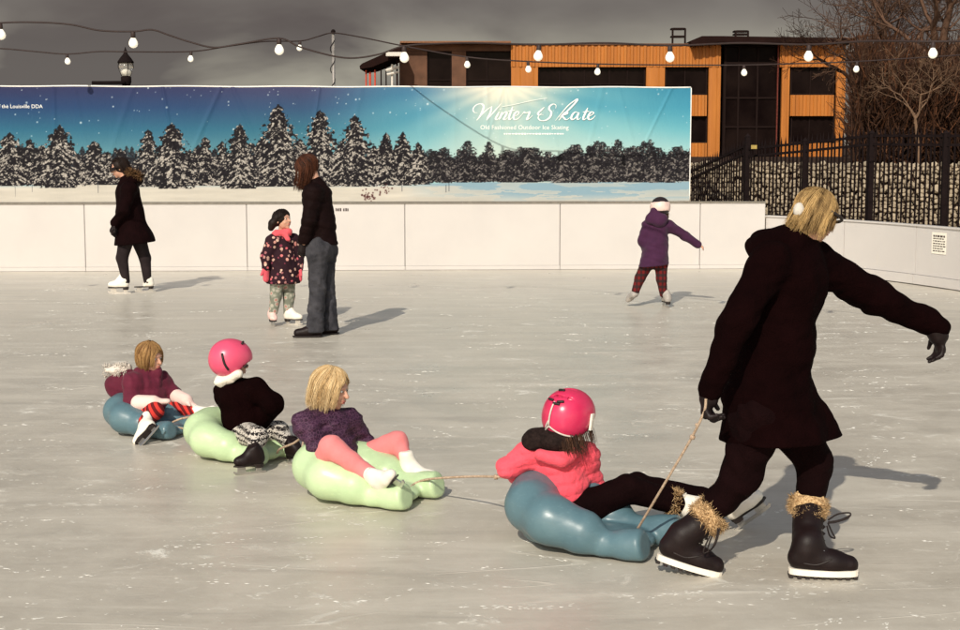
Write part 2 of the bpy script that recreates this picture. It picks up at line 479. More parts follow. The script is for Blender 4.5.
GAPM = plain('frame_grey', (.30, .27, .23), .9, .1)
rb = empty('rink_barrier', (-1, YB(-1), 0), 'long straight white rink barrier standing below the printed banner', 'barrier')
xs = [PB(p, 240)[0] for p in (-880, -720, -560, -400, -240, -76, 85, 247, 405, 560, 700, 765)]
for a, b in zip(xs[:-1], xs[1:]):
    g = .003; mbx = MB(); bv = .008
    ya, yb = YB(a), YB(b)
    # panel with softened vertical edges
    poly = [(a + g, ya + bv), (a + g + bv, ya), (b - g - bv, yb), (b - g, yb + bv), (b - g, yb + .05), (a + g, ya + .05)]
    k = len(poly); mbx.add([(x, y, .06) for x, y in poly] + [(x, y, BH - .012) for x, y in poly], [tuple(range(k - 1, -1, -1)), tuple(range(k, 2 * k))] + [(i, (i + 1) % k, (i + 1) % k + k, i + k) for i in range(k)])
    mbx.out('panel', BOARD, rb)
    kk = MB(); kk.obox(((a + b) / 2, (ya + yb) / 2 + .018, .031), V((b - a) / 2 - g, (yb - ya) / 2, 0), V(-.02 * .048, .026, 0), V(0, 0, .027)); kk.out('kick_strip', BOARD, rb)
a, b = xs[0], xs[-1]
mbx = MB(); mbx.obox(((a + b) / 2, (YB(a) + YB(b)) / 2 + .10, .45), V((b - a) / 2 - .01, (YB(b) - YB(a)) / 2, 0), V(0, .03, 0), V(0, 0, .44)); mbx.out('backing_frame', GAPM, rb)
mbx = MB(); mbx.obox(((a + b) / 2, (YB(a) + YB(b)) / 2 + .06, BH + .002), V((b - a) / 2, (YB(b) - YB(a)) / 2, 0), V(0, .07, 0), V(0, 0, .012)); mbx.out('cap_rail', CAPM, rb)
# tiny stencil on a board panel
def text_mesh(txt, height, name, mat, parent, origin, ux, uz, nrm, align='LEFT', lift=.003, depth=None, space=1.0, fn=None):
    cu = bpy.data.curves.new('txt', 'FONT'); cu.body = txt; cu.size = 1.0; cu.align_x = align; cu.space_character = space; cu.resolution_u = 3
    ob = bpy.data.objects.new('txt', cu); COL.objects.link(ob)
    dg = bpy.context.evaluated_depsgraph_get(); me = ob.evaluated_get(dg).to_mesh()
    v = np.array([tuple(q.co) for q in me.vertices]); f = [tuple(p.vertices) for p in me.polygons]
    ob.evaluated_get(dg).to_mesh_clear(); bpy.data.objects.remove(ob); bpy.data.curves.remove(cu)
    w = origin + np.outer(v[:, 0] * height, ux) + np.outer(v[:, 1] * height, uz) + np.asarray(nrm) * lift
    if fn is not None: w = fn(w)
    return mobj(name, w, f, mat, parent, False)
INKM = plain('stencil_ink', (.07, .05, .05), .8, .1, var=.1, bump=0)
mbx = MB()                       # stencilled marks too small to read
for k, (x0, x1) in enumerate(((335.6, 336.4), (337.0, 338.2), (338.7, 339.3), (339.9, 341.2), (343.2, 344.3), (344.9, 345.5), (346.0, 347.0), (347.5, 348.4))):
    a = PB(x0, 211.2, -.004); b = PB(x1, 208.2 + .3 * (k % 3 == 1), -.004)
    mbx.add([(a[0], a[1], a[2]), (b[0], b[1], a[2]), (b[0], b[1], b[2]), (a[0], a[1], b[2])], [(0, 1, 2, 3)])
mbx.out('stencil_marks', INKM, rb)['kind'] = 'stuff'

# ---- curved low barrier on the right
crv = [(3.99, 20.97), (4.45, 20.35), (4.88, 19.62), (5.22, 18.95), (5.50, 18.25), (5.74, 17.5), (5.98, 16.5), (6.18, 15.2), (6.30, 13.5), (6.36, 11.5)]
cc = catmull([(x, y, 0) for x, y in crv], 5)
LH = .745
lb = empty('low_barrier', (5.2, 18.9, 0), 'low curved white rink barrier in front of the black iron fence', 'barrier')
def strip_panel(pts, z0, z1, th, inset):
    mbx = MB(); v = []; n = len(pts)
    for i, p in enumerate(pts):
        tg = unit(pts[min(i + 1, n - 1)] - pts[max(i - 1, 0)]); nr = V(-tg[1], tg[0], 0)     # points away from the rink
        f = p - nr * inset; bk = f + nr * th
        for q in (f, bk):
            for z in (z0, z1): v.append((q[0], q[1], z))
    f = []
    for i in range(n - 1):
        a = i * 4; b = a + 4
        f += [(a, a + 1, b + 1, b), (a + 2, b + 2, b + 3, a + 3), (a + 1, a + 3, b + 3, b + 1), (a, b, b + 2, a + 2)]
    f += [(0, 2, 3, 1), (4 * n - 4, 4 * n - 3, 4 * n - 1, 4 * n - 2)]
    return mbx.add(v, f)
for i in range(0, 45, 9):
    seg = cc[i:i + 10]
    seg = [np.array(q) for q in seg]; d0 = unit(seg[1] - seg[0]); d1 = unit(seg[-1] - seg[-2]); seg[0] = seg[0] + d0 * .006; seg[-1] = seg[-1] - d1 * .006
    strip_panel(seg, .13, LH - .022, .04, 0).out('panel', BOARD, lb)
    strip_panel(seg, .012, .126, .06, .03).out('kick_strip', BOARD, lb)
strip_panel(cc, LH - .020, LH, .085, .02).out('cap_rail', BOARD, lb)
strip_panel(cc, 0.0, LH - .03, .03, -.06).out('backing_frame', GAPM, lb)
# printed notice on the curved barrier
NOTM = plain('notice_sheet', (.80, .76, .66), .6, .2, var=.05, bump=0)
i0 = 21; pn = np.array(cc[i0]); tg = unit(np.array(cc[i0 + 1]) - np.array(cc[i0 - 1])); nr = V(tg[1], -tg[0], 0)
mbx = MB(); sheet_c = pn + V(0, 0, .54) + nr * .006
mbx.obox(sheet_c, tg * .14, nr * .002, V(0, 0, .13))
nt = mbx.out('notice', NOTM, None, loc=sheet_c); tag(nt, 'small printed notice stuck on the curved white barrier', 'notice')
mbx = MB()
for r_ in range(7):
    z = .085 - r_ * .03; x0 = -.11
    while x0 < .09:
        w = rng.uniform(.015, .05); 
        mbx.obox(sheet_c + nr * .004 + tg * (x0 + w / 2) + V(0, 0, z), tg * w / 2, nr * .0008, V(0, 0, .011 if r_ == 0 else .006)); x0 += w + .013
mbx.out('print_lines', INKM, nt)

# ---- banner
bx0, bx1 = PB(-330, 150)[0], PB(690.3, 150)[0]
BZ0, BZ1 = .945, 2.505
def banner_y(x, z):
    h = (z - BZ0) / (BZ1 - BZ0)
    y = YB(x) + .035
    w = .010 * np.sin(x * 5.1 + .6 * np.sin(z * 2.3 + x)) * (.4 + .6 * h)
    for k in range(26):
        r = np.random.RandomState(100 + k); cx = bx0 + (bx1 - bx0) * (k + r.rand()) / 26; sl = r.uniform(-.55, .55); a = r.uniform(.004, .013); wd = r.uniform(.02, .05)
        u = (x - cx - sl * (BZ1 - z)); w = w - a * np.exp(-(u / wd) ** 2) * np.clip(h * 1.4 - .1 * r.rand(), 0, 1)
    return y + w
NX, NZ = 1830, 232
X = np.linspace(bx0, bx1, NX); Z = np.linspace(BZ0, BZ1, NZ)
XX, ZZ = np.meshgrid(X, Z, indexing='ij')
YY = banner_y(XX, ZZ)
U = 480 + FPX * XX / (YY * _cp + (CAMH - ZZ) * _sp)        # print laid out along the banner in photo-pixel units
W_ = 88.5 + (BZ1 - ZZ) / (BZ1 - BZ0) * 113.5
UM = U[:, NZ // 2].copy()
def uidx(x): return int(np.searchsorted(UM, x))
cols = [-330, 0, 150, 300, 400, 505, 600, 700]; rows = [88, 108, 130, 152]
tab = np.array([[(54, 62, 104), (46, 78, 128), (52, 116, 152), (96, 160, 178)],
                [(54, 62, 104), (46, 80, 130), (56, 122, 156), (100, 164, 180)],
                [(56, 66, 110), (50, 84, 132), (60, 124, 158), (104, 164, 182)],
                [(74, 80, 120), (62, 96, 138), (62, 128, 156), (106, 166, 180)],
                [(66, 120, 156), (70, 138, 168), (92, 160, 180), (140, 190, 196)],
                [(232, 228, 208), (176, 202, 198), (168, 202, 200), (196, 216, 206)],
                [(70, 150, 174), (86, 162, 184), (132, 190, 198), (180, 212, 208)],
                [(48, 132, 164), (64, 148, 176), (104, 176, 192), (158, 202, 204)]], float)
def bil(u, w):
    i = np.clip(np.searchsorted(cols, u) - 1, 0, len(cols) - 2); j = np.clip(np.searchsorted(rows, w) - 1, 0, len(rows) - 2)
    ca = np.array(cols, float); ra = np.array(rows, float)
    fu = np.clip((u - ca[i]) / (ca[i + 1] - ca[i]), 0, 1)[..., None]; fw = np.clip((w - ra[j]) / (ra[j + 1] - ra[j]), 0, 1)[..., None]
    fu = fu * fu * (3 - 2 * fu)
    return (tab[i, j] * (1 - fu) + tab[i + 1, j] * fu) * (1 - fw) + (tab[i, j + 1] * (1 - fu) + tab[i + 1, j + 1] * fu) * fw
IMG = bil(U, W_) * (1 - .14 * np.clip((420 - U) / 120, 0, 1))[..., None] + np.array([5, 0, 0.]) * np.clip((115 - W_) / 25, 0, 1)[..., None]
ang = np.arctan2(U - 505, W_ - 84); rad = np.hypot(U - 505, (W_ - 84) * 1.6)          # printed sunburst
ray_ = (.5 + .5 * np.sin(ang * 17 + 2 * np.sin(ang * 5))) * np.exp(-rad / 55.) * .5 + np.exp(-(rad / 26.) ** 2) * .6
IMG = IMG * (1 - ray_[..., None]) + np.array([248, 243, 222.]) * ray_[..., None]
for k in range(190):                                                                 # printed snowflakes
    sx, sy = rng.uniform(-330, 690), 89 + 50 * rng.rand() ** 1.3; r0 = rng.choice([.45, .6, .9, 1.2], p=[.4, .35, .2, .05])
    i0 = uidx(sx); i1, i2 = max(0, i0 - 8), min(NX, i0 + 8)
    if i2 <= i1: continue
    aa = np.clip(1.3 - np.hypot(U[i1:i2] - sx, W_[i1:i2] - sy) / r0, 0, 1)[..., None] * rng.uniform(.5, 1)
    IMG[i1:i2] = IMG[i1:i2] * (1 - aa) + np.array([215, 230, 235.]) * aa
# printed snow field
hz_ = 184 - 3.2 * np.clip((U - 380) / 200, 0, 1) + .8 * np.sin(U * .05)
sn = fbm(U / 30, W_ / 3.5, 40, 4); fld = np.clip((W_ - hz_) / 1.2, 0, 1)[..., None]
sc_ = np.array([208, 202, 190.]) * (.93 + .13 * sn[..., None])
bl = np.clip((U - 400) / 120, 0, 1) * np.clip((204 - W_) / 14, 0, 1) * (.45 + .8 * (sn > .47)) + .5 * np.clip((188.5 - W_) / 4, 0, 1) * (sn > .42)
bl = np.clip(bl, 0, .85)[..., None]
sc_ = sc_ * (1 - bl) + np.array([128, 164, 184.]) * bl
IMG = IMG * (1 - fld) + sc_ * fld
# printed trees
TR = [(10, 134, 186, 22), (-20, 130, 186, 24), (-55, 124, 186, 24), (-84, 132, 186, 22), (-112, 138, 186, 18), (-140, 122, 187, 24), (-170, 134, 186, 18), (-198, 127, 187, 22), (-228, 140, 186, 17), (-255, 120, 187, 25), (-285, 135, 186, 20), (-312, 128, 187, 22), (30, 140, 185, 16), (60, 127, 188, 24), (42, 146, 186, 14), (94, 142, 185, 18), (120, 149, 184, 15), (108, 152, 184, 12), (148, 131, 187, 17), (172, 125, 189, 23), (205, 138, 186, 17), (190, 150, 186, 13), (240, 126, 189, 21), (222, 142, 186, 13), (262, 138, 187, 15), (278, 107, 187, 25), (300, 140, 186, 16), (320, 112, 187, 23), (342, 142, 186, 14), (355, 117, 187, 22), (374, 146, 185, 12), (386, 134, 186, 15), (403, 133, 186, 16), (418, 143, 185, 12), (431, 149, 184, 11), (444, 146, 183, 12), (470, 143, 183, 13), (457, 151, 183, 10), (484, 152, 183, 11), (497, 148, 183, 13)]
BACK = [(x, rng.uniform(144, 158) if x < 425 else rng.uniform(155, 167), 185 if x < 425 else 182, rng.uniform(7, 12)) for x in np.arange(-330, 700, 5.5)]
xk = 425
while xk < 700:
    TR.append((xk, rng.uniform(142, 162) - (3 if xk > 590 else 0), rng.uniform(181, 183.5), rng.uniform(5, 9.5))); xk += rng.uniform(3.5, 6.5)
TR = [q for q in TR if q[0] < 425 or q[3] < 9.6]
ALL = [(q, 0) for q in BACK] + [(q, 1) for q in sorted(TR, key=lambda q: q[2] + rng.rand() * 3)]
for i, ((cx, tp, bs, hw), fg) in enumerate(ALL):
    hw = hw * 1.12
    a = uidx(cx - hw * 1.7) - 6; b = uidx(cx + hw * 1.7) + 6
    a, b = max(0, a), min(NX, b)
    if b <= a: continue
    u, w = U[a:b], W_[a:b]; k = (w - tp) / (bs - tp); far = cx > 425; fs = 1.5 if far else 2.3
    rag = fbm(u / fs + i * 9, w / fs, 60 + i, 3) - .5
    wd = hw * (.04 + .96 * np.clip(k, 0, 1) ** .62) * (1 + 1.5 * rag) * np.where(k > .9, np.clip((1.03 - k) / .13, 0, 1) * .5 + .5, 1)
    if far: wd = hw * np.clip(.25 + 1.1 * np.clip(k, 0, 1) ** .5, 0, 1) * (1 + 1.9 * rag)
    hard = np.clip((wd - np.abs(u - cx)) / .8, 0, 1) * (k > -.02) * (k < 1.0)
    msk = hard * np.clip(.72 + 1.4 * (fbm(u / .9, w / .9, 900 + i, 2) - .35), 0, 1) if far or not fg else hard
    sd = np.sign(u - cx); dro = w - .5 * np.abs(u - cx)                  # boughs droop outwards
    bough = .65 * fbm(u / 3.0 + 5 * sd + i * 3, dro / 1.7, 200 + i, 3) + .35 * fbm(u / .9, w / .8, 500 + i, 2)
    thr = .535 + .14 * np.clip(.5 - k, 0, 1) + (.015 if far else 0) + (.10 if not fg else 0) + .07 * (fbm(u / 9, w / 9, 700 + i, 2) - .5)
    lit = np.clip((bough - thr) / .07, 0, 1) * (.92 if fg and not far else .62)
    det = fbm(u / .8, w / .8, 300 + i, 2)[..., None]
    colr = np.array([25, 22, 27.]) * (.5 + 1.0 * det) * (1 - lit[..., None]) + np.array([205, 198, 188.]) * lit[..., None] * (.65 + .55 * det)
    if not fg: colr = colr * .75 + np.array([44, 56, 70.]) * .25
    IMG[a:b] = IMG[a:b] * (1 - msk[..., None]) + colr * msk[..., None]
# printed shrub and reeds
for (sx, sy, n) in ((366, 197, 26), (372, 195, 12), (379, 192, 10), (386, 190, 12)):
    for k in range(n):
        qx, qy, r0 = sx + rng.normal() * 3.2, sy + rng.normal() * 3.2, rng.uniform(.5, 1.1)
        i0 = uidx(qx); s_ = slice(max(0, i0 - 8), i0 + 8)
        aa = np.clip(1.3 - np.hypot(U[s_] - qx, W_[s_] - qy) / r0, 0, 1)[..., None] * .9
        IMG[s_] = IMG[s_] * (1 - aa) + np.array([66, 24, 26.]) * aa
for qx, q0, q1 in ((15, 184, 197), (32, 183, 192), (98, 182, 193), (402, 184, 192), (449, 183, 192), (446, 185, 193)):
    i0 = uidx(qx); s_ = slice(max(0, i0 - 3), i0 + 3)
    aa = (np.clip(1.2 - np.abs(U[s_] - qx) / .6, 0, 1) * (W_[s_] > q0) * (W_[s_] < q1))[..., None] * .65
    IMG[s_] = IMG[s_] * (1 - aa) + np.array([70, 74, 84.]) * aa
IMG = np.clip(IMG, 0, 255) / 255.0
LIN = np.where(IMG <= .04045, IMG / 12.92, ((IMG + .055) / 1.055) ** 2.4) * .76
vid = np.arange(NX * NZ).reshape(NX, NZ)
q = np.stack([vid[:-1, :-1], vid[1:, :-1], vid[1:, 1:], vid[:-1, 1:]], -1).reshape(-1, 4)
m, t = newmat('banner_vinyl', .6, .12)
at_ = t.n('ShaderNodeAttribute', attribute_name='print'); t.base(at_.outputs['Color'])
t.bump(t.noise(t.coord((1, 1, .35)), 7, 4, .6, .8), .28, .02)
VINYL = m
pc = V((bx0 + bx1) / 2, YB((bx0 + bx1) / 2), 0)
bn = empty('banner', pc, 'long printed winter forest banner above the white rink barrier', 'banner')
sh = mobj('banner_sheet', np.stack([XX, YY, ZZ], -1).reshape(-1, 3), q, VINYL, bn, True)
ca = sh.data.color_attributes.new('print', 'FLOAT_COLOR', 'POINT')
ca.data.foreach_set('color', np.concatenate([LIN.reshape(-1, 3), np.ones((NX * NZ, 1))], 1).astype(np.float32).ravel())
WHT = plain('white_hem', (.78, .76, .72), .5, .3, var=.08)
POLEM = plain('galvanised_steel', (.36, .33, .30), .45, .5, .6, var=.25)
mbx = MB(); hx = np.linspace(bx0, bx1, 160)
mbx.tube([(x, float(banner_y(np.array([x]), np.array([BZ1]))[0]) + .004, BZ1 + .006 + .004 * math.sin(x * 4.3)) for x in hx], .011, 6); mbx.out('top_hem', WHT, bn, True)
mbx = MB()
mbx.tube([(x, float(banner_y(np.array([bx1]), np.array([x]))[0]) + .004 if False else float(banner_y(np.array([bx1]), np.array([z]))[0]) + .004, z) for x, z in [(bx1 + .006, zz) for zz in np.linspace(BZ0, BZ1, 14)]], .008, 6); mbx.out('side_hem', WHT, bn, True)
for px in (-325, -210, -90, 45, 180, 333, 470, 600, 684):
    p = PB(px, 150, .10); mbx = MB(); mbx.tube([(p[0], p[1], 0), (p[0], p[1], BZ1 - .02)], .022, 8); mbx.out('support_post', POLEM, bn, True)
# lettering
LETM = plain('white_ink', (.84, .84, .80), .5, .2, var=.03, bump=0)
def on_banner(w, lift=.004):
    w = np.array(w, float); w[:, 1] = banner_y(w[:, 0], w[:, 2]) - lift; return w
def bpt(cx, cy):          # enlarged-crop pixel of the title -> point on the banner
    p = PB(460 + cx / 6.4, 85 + cy / 6.4, .02); return p
STK = [
 [(112, 178), (90, 174), (84, 152), (104, 128), (136, 120), (152, 138), (140, 176), (122, 208), (106, 226)], [(106, 226), (138, 190), (172, 158), (202, 138)], [(204, 136), (196, 172), (180, 205), (170, 226)], [(170, 226), (206, 184), (240, 146), (264, 118)],
 [(250, 172), (240, 192), (228, 214), (236, 222), (252, 208)], [(259, 152), (261, 155)],
 [(272, 172), (262, 196), (250, 222)], [(252, 218), (270, 190), (290, 172), (300, 178), (290, 200), (280, 216), (288, 222), (304, 208)],
 [(338, 138), (326, 170), (314, 206), (318, 222), (334, 208)], [(306, 168), (328, 164), (352, 160)],
 [(342, 204), (366, 192), (378, 176), (366, 170), (350, 184), (342, 206), (352, 222), (376, 212), (396, 190)],
 [(396, 190), (410, 172), (416, 178), (432, 176), (446, 172), (438, 196), (428, 222), (446, 212), (466, 194)],
 [(612, 150), (614, 130), (598, 122), (576, 134), (570, 154), (584, 174), (578, 202), (552, 224), (518, 228), (500, 210), (510, 192), (534, 190)], [(540, 142), (520, 160), (500, 180), (506, 192), (524, 180)],
 [(610, 228), (648, 182), (694, 130), (736, 98), (750, 90), (746, 104), (708, 146), (664, 188), (632, 226)], [(636, 208), (664, 180), (684, 172), (684, 184), (656, 196), (666, 212), (682, 222), (706, 206)],
 [(756, 180), (742, 172), (724, 184), (712, 208), (720, 222), (742, 206), (760, 176), (750, 206), (756, 222), (774, 208)],
 [(818, 146), (804, 176), (790, 208), (794, 222), (812, 210)], [(786, 174), (808, 170), (830, 168)],
 [(816, 206), (842, 192), (856, 178), (842, 172), (828, 186), (820, 208), (830, 222), (850, 214), (866, 196)],
 [(270, 138), (340, 126), (420, 108), (500, 92), (556, 84)]]
lt = MB()
for si, st in enumerate(STK):
    pts = catmull([(x, y, 0) for x, y in st], 7); n = len(pts); v = []
    for i, p in enumerate(pts):
        d = pts[min(i + 1, n - 1)] - pts[max(i - 1, 0)]; L_ = math.hypot(d[0], d[1]) + 1e-6
        down = abs(d[1]) / L_ * (1 if d[0] / L_ * d[1] <= 0 or True else 1)
        going_down = d[1] > 0
        wdt = (2.3 + 4.0 * down * (1 if going_down else .35)) * min(1, .35 + 3 * min(i, n - 1 - i) / n)
        if si == len(STK) - 1: wdt = 1.2
        nx, ny = -d[1] / L_, d[0] / L_
        for s in (-1, 1): v.append(bpt(p[0] + s * nx * wdt, p[1] + s * ny * wdt))
    v = on_banner(np.array(v), .004 + .0006 * si)
    lt.add(v, [(2 * i, 2 * i + 1, 2 * i + 3, 2 * i + 2) for i in range(n - 1)])
lt.out('title_lettering', LETM, bn)
ux = unit(V(1, .048, 0))
text_mesh('Old Fashioned Outdoor Ice Skating', .083, 'subtitle_lettering', LETM, bn, PB(480.2, 129.3), ux, V(0, 0, 1), V(0, 0, 0), space=1.02, fn=on_banner)['kind'] = 'stuff'
mbx = MB(); xk = 504.0          # a line of print too fine to read
while xk < 564:
    w = rng.uniform(1.2, 3.0); a = PB(xk, 133.8); b = PB(xk + w, 133.2); hh = .006 + .005 * rng.rand()
    q = on_banner(np.array([(a[0], 0, a[2] - hh), (b[0], 0, a[2] - hh), (b[0], 0, a[2] + hh), (a[0], 0, a[2] + hh)]))
    mbx.add(q, [(0, 1, 2, 3)]); xk += w + .7
mbx.out('small_lettering', LETM, bn)['kind'] = 'stuff'
BOLD = LETM
text_mesh('of the Louisville DDA', .070, 'sponsor_lettering', LETM, bn, PB(-4.5, 108.0), ux, V(0, 0, 1), V(0, 0, 0), space=1.0, fn=on_banner)['kind'] = 'stuff'

# ---- raised ground behind the fence
SOIL = plain('dark_soil', (.045, .028, .02), .95, .1, var=.4, vscale=3, bump=.6, bscale=30, bdist=.03)
gv = []; gf = []
prof = [(26.4, -.05), (26.5, 1.22), (27.6, 1.36), (31, 1.0), (70, .95), (130, .95), (400, 1.0)]
gxs = [2.0, 4, 6, 8, 11, 16, 30, 80]
for j, (yy, zz) in enumerate(prof):
    for x in gxs: gv.append((x if j < 3 else x + (yy - 27) * (.0 if x > 2 else -1.2), yy - .25 * (x - 2) * (j < 3) if x < 12 else yy - 2.5, zz + (.05 * math.sin(x * 3 + j) if j in (2,) else 0)))
for j in range(len(prof) - 1):
    for i in range(len(gxs) - 1): gf.append((j * 8 + i, j * 8 + i + 1, (j + 1) * 8 + i + 1, (j + 1) * 8 + i))
tag(mobj('embankment', gv, gf, SOIL, None, False), kind='structure')

# ---- stone retaining wall
STM, t = newmat('pale_stone', .9, .15)
v = t.coord(); n = t.noise(v, 6, 5, .65); at_ = t.n('ShaderNodeAttribute', attribute_name='tone')
t.base(t.mix(.55, t.ramp(n, [(.3, (.22, .17, .115)), (.7, (.54, .45, .33))]), at_.outputs['Color'])); t.bump(t.noise(v, 40, 4, .7), .6, .012)
sw = empty('stone_wall', (6, 25, 0), 'pale rubble stone retaining wall seen through the black iron fence', 'wall')
def wallpt(x, z): return V(x, 26.30 - .25 * (x - 2) + .12 * z - .22, z)
ico_v = [V(-.526, 0, .851), V(.526, 0, .851), V(-.526, 0, -.851), V(.526, 0, -.851), V(0, .851, .526), V(0, .851, -.526), V(0, -.851, .526), V(0, -.851, -.526), V(.851, .526, 0), V(-.851, .526, 0), V(.851, -.526, 0), V(-.851, -.526, 0)]
ico_f = [(0, 4, 1), (0, 9, 4), (9, 5, 4), (4, 5, 8), (4, 8, 1), (8, 10, 1), (8, 3, 10), (5, 3, 8), (5, 2, 3), (2, 7, 3), (7, 10, 3), (7, 6, 10), (7, 11, 6), (11, 0, 6), (0, 1, 6), (6, 1, 10), (9, 0, 11), (9, 11, 2), (9, 2, 5), (7, 2, 11)]
sv, sf_, st_ = [], [], []
z = .06
while z < 1.36:
    x = 2.6 + rng.rand() * .1; hrow = rng.uniform(.055, .085)
    while x < 9.8:
        w = rng.uniform(.055, .13); c = wallpt(x + w / 2, z + hrow / 2 + rng.normal() * .012) + V(0, -rng.rand() * .05, 0)
        rx, ry, rz = w * .56, rng.uniform(.05, .09), hrow * rng.uniform(.56, .76); a = rng.uniform(-.35, .35); o = len(sv)
        tone = rng.uniform(.32, .88); tc = (.56 * tone, .46 * tone, .33 * tone, 1)
        for q in ico_v:
            q = q * (1 + .28 * (rng.rand(3) - .5)); X_, Z_ = q[0] * rx, q[2] * rz
            sv.append(c + V(X_ * math.cos(a) - Z_ * math.sin(a), q[1] * ry, X_ * math.sin(a) + Z_ * math.cos(a))); st_.append(tc)
        sf_ += [tuple(i + o for i in f) for f in ico_f]; x += w + rng.uniform(0, .012)
    z += hrow
so = mobj('stones', sv, sf_, STM, sw, False); so['kind'] = 'stuff'
ca = so.data.color_attributes.new('tone', 'FLOAT_COLOR', 'POINT'); ca.data.foreach_set('color', np.array(st_, np.float32).ravel())
mbx = MB(); a, b = wallpt(2.5, 0), wallpt(10, 0)
mbx.add([(a[0], a[1] + .05, 0), (b[0], b[1] + .05, 0), (b[0], b[1] + .19, 1.28), (a[0], a[1] + .19, 1.28), (a[0], a[1] + .4, 0), (b[0], b[1] + .4, 0), (b[0], b[1] + .4, 1.28), (a[0], a[1] + .4, 1.28)], [(0, 1, 2, 3), (3, 2, 6, 7), (5, 4, 7, 6), (0, 3, 7, 4), (1, 5, 6, 2)])
mbx.out('wall_core', SOIL, sw)

# ---- iron fence
IRON = plain('black_iron', (.010, .006, .006), .85, .08, var=.3, bump=.1)
fn = empty('iron_fence', (5.3, 22.2, 0), 'black iron picket fence with pointed pickets behind the low barrier', 'fence')
posts = [(640, 27.0, 1.10), (690, 25.6, 1.30), (747.5, 23.7, 1.90), (805, 22.6, 1.83), (871.5, 21.3, 1.93), (945.5, 20.1, 1.92), (1030, 18.9, 1.92), (1110, 17.9, 1.92)]
pp = [(P(px, 150, Y), H) for px, Y, H in posts]
pk = None; pom = None
for i, (p, H) in enumerate(pp):
    if i < 2: continue
    mbx = MB(); w = .036
    mbx.box((-w, -w, 0), (w, w, H - .02)); mbx.add([(-w - .006, -w - .006, H - .02), (w + .006, -w - .006, H - .02), (w + .006, w + .006, H - .02), (-w - .006, w + .006, H - .02), (0, 0, H + .035)], [(0, 3, 2, 1), (0, 1, 4), (1, 2, 4), (2, 3, 4), (3, 0, 4)])
    o = mobj('post', np.array(mbx.v) + V(p[0], p[1], -.03), mbx.f, IRON, fn, False, None, V(p[0], p[1], -.03))
def picket_mesh():
    h = 1.0; w = .0095
    mbx = MB(); mbx.box((-w, -w, 0), (w, w, h - .06)); mbx.add([(-w, -w, h - .06), (w, -w, h - .06), (w, w, h - .06), (-w, w, h - .06), (0, 0, h)], [(0, 1, 4), (1, 2, 4), (2, 3, 4), (3, 0, 4)])
    return mesh_of('picket', mbx.v, mbx.f, IRON, False)
pm = picket_mesh()
for i in range(1, len(pp) - 1):
    (a, Ha), (b, Hb) = pp[i], pp[i + 1]
    L_ = math.hypot(b[0] - a[0], b[1] - a[1]); n = int(L_ / .083); dirv = unit(V(b[0] - a[0], b[1] - a[1], 0)); sx = V(-dirv[1], dirv[0], 0)
    ra, rb_ = (Ha, Hb) if i > 1 else (1.34, 1.80)
    if i == 2: ra, rb_ = 1.74, 1.83
    for dz in (-.05, -.17, -1.45):
        za, zb = ra + dz - .03, rb_ + dz - .03
        if za < .08: continue
        q0, q1 = V(a[0], a[1], za), V(b[0], b[1], zb); mbx = MB(); ax = (q1 - q0) / 2; ax = ax * (1 - .036 / L_)
        mbx.obox((q0 + q1) / 2, ax, sx * .017, V(0, 0, .018)); mbx.out('rail', IRON, fn)
    for k in range(1, n):
        f = k / n; top = ra + (rb_ - ra) * f + .07
        o = bpy.data.objects.new('picket', pm); COL.objects.link(o); o.parent = fn
        q = V(a[0] + (b[0] - a[0]) * f, a[1] + (b[1] - a[1]) * f, .02) - wloc(fn)
        o.location = q; o.scale = (1, 1, top - .03); o.rotation_euler = (rng.normal() * .004, rng.normal() * .004, math.atan2(dirv[1], dirv[0]))
mbx = MB(); q = P(754, 147, 23.3); mbx.obox(q, V(.045, 0, 0), V(0, .004, 0), V(0, 0, .03)); mbx.out('tag_plate', plain('brass_tag', (.35, .25, .06), .5, .4), fn)

# ---- orange building, about a hundred metres off
BD = 100.0
def Bp(px, py, d=0.0): return P(px, py, BD + d)
m, t = newmat('orange_metal_siding', .55, .3)
v = t.coord((1, 1, .12)); n = t.noise(v, 1.4, 5, .6)
t.base(t.ramp(n, [(.3, (.335, .108, .016)), (.7, (.46, .160, .026))])); t.bump(t.noise(v, 9, 3), .1, .02)
ORANGE = m
BROWN = plain('brown_siding', (.115, .055, .032), .7, .2, var=.25, vscale=1.2, bump=0)
ROOFM = plain('dark_roof', (.014, .006, .005), .85, .06, var=.2, vscale=1, bump=0)
FRAME = plain('dark_frame', (.012, .006, .005), .7, .08, var=.2, bump=0)
GLASS, t = newmat('dark_window_glass', .25, .04); v = t.coord(); t.base(t.ramp(t.noise(v, .5, 3), [(.35, (.004, .002, .002)), (.7, (.012, .007, .006))]))
PALE = plain('pale_trim', (.62, .58, .52), .6, .2, var=.1, bump=0)
REDM = plain('red_paint', (.50, .06, .03), .6, .2, bump=0)
ob = empty('orange_building', Bp(680, 156), 'two storey orange corrugated building with dark glass stair tower behind the fence', 'building')
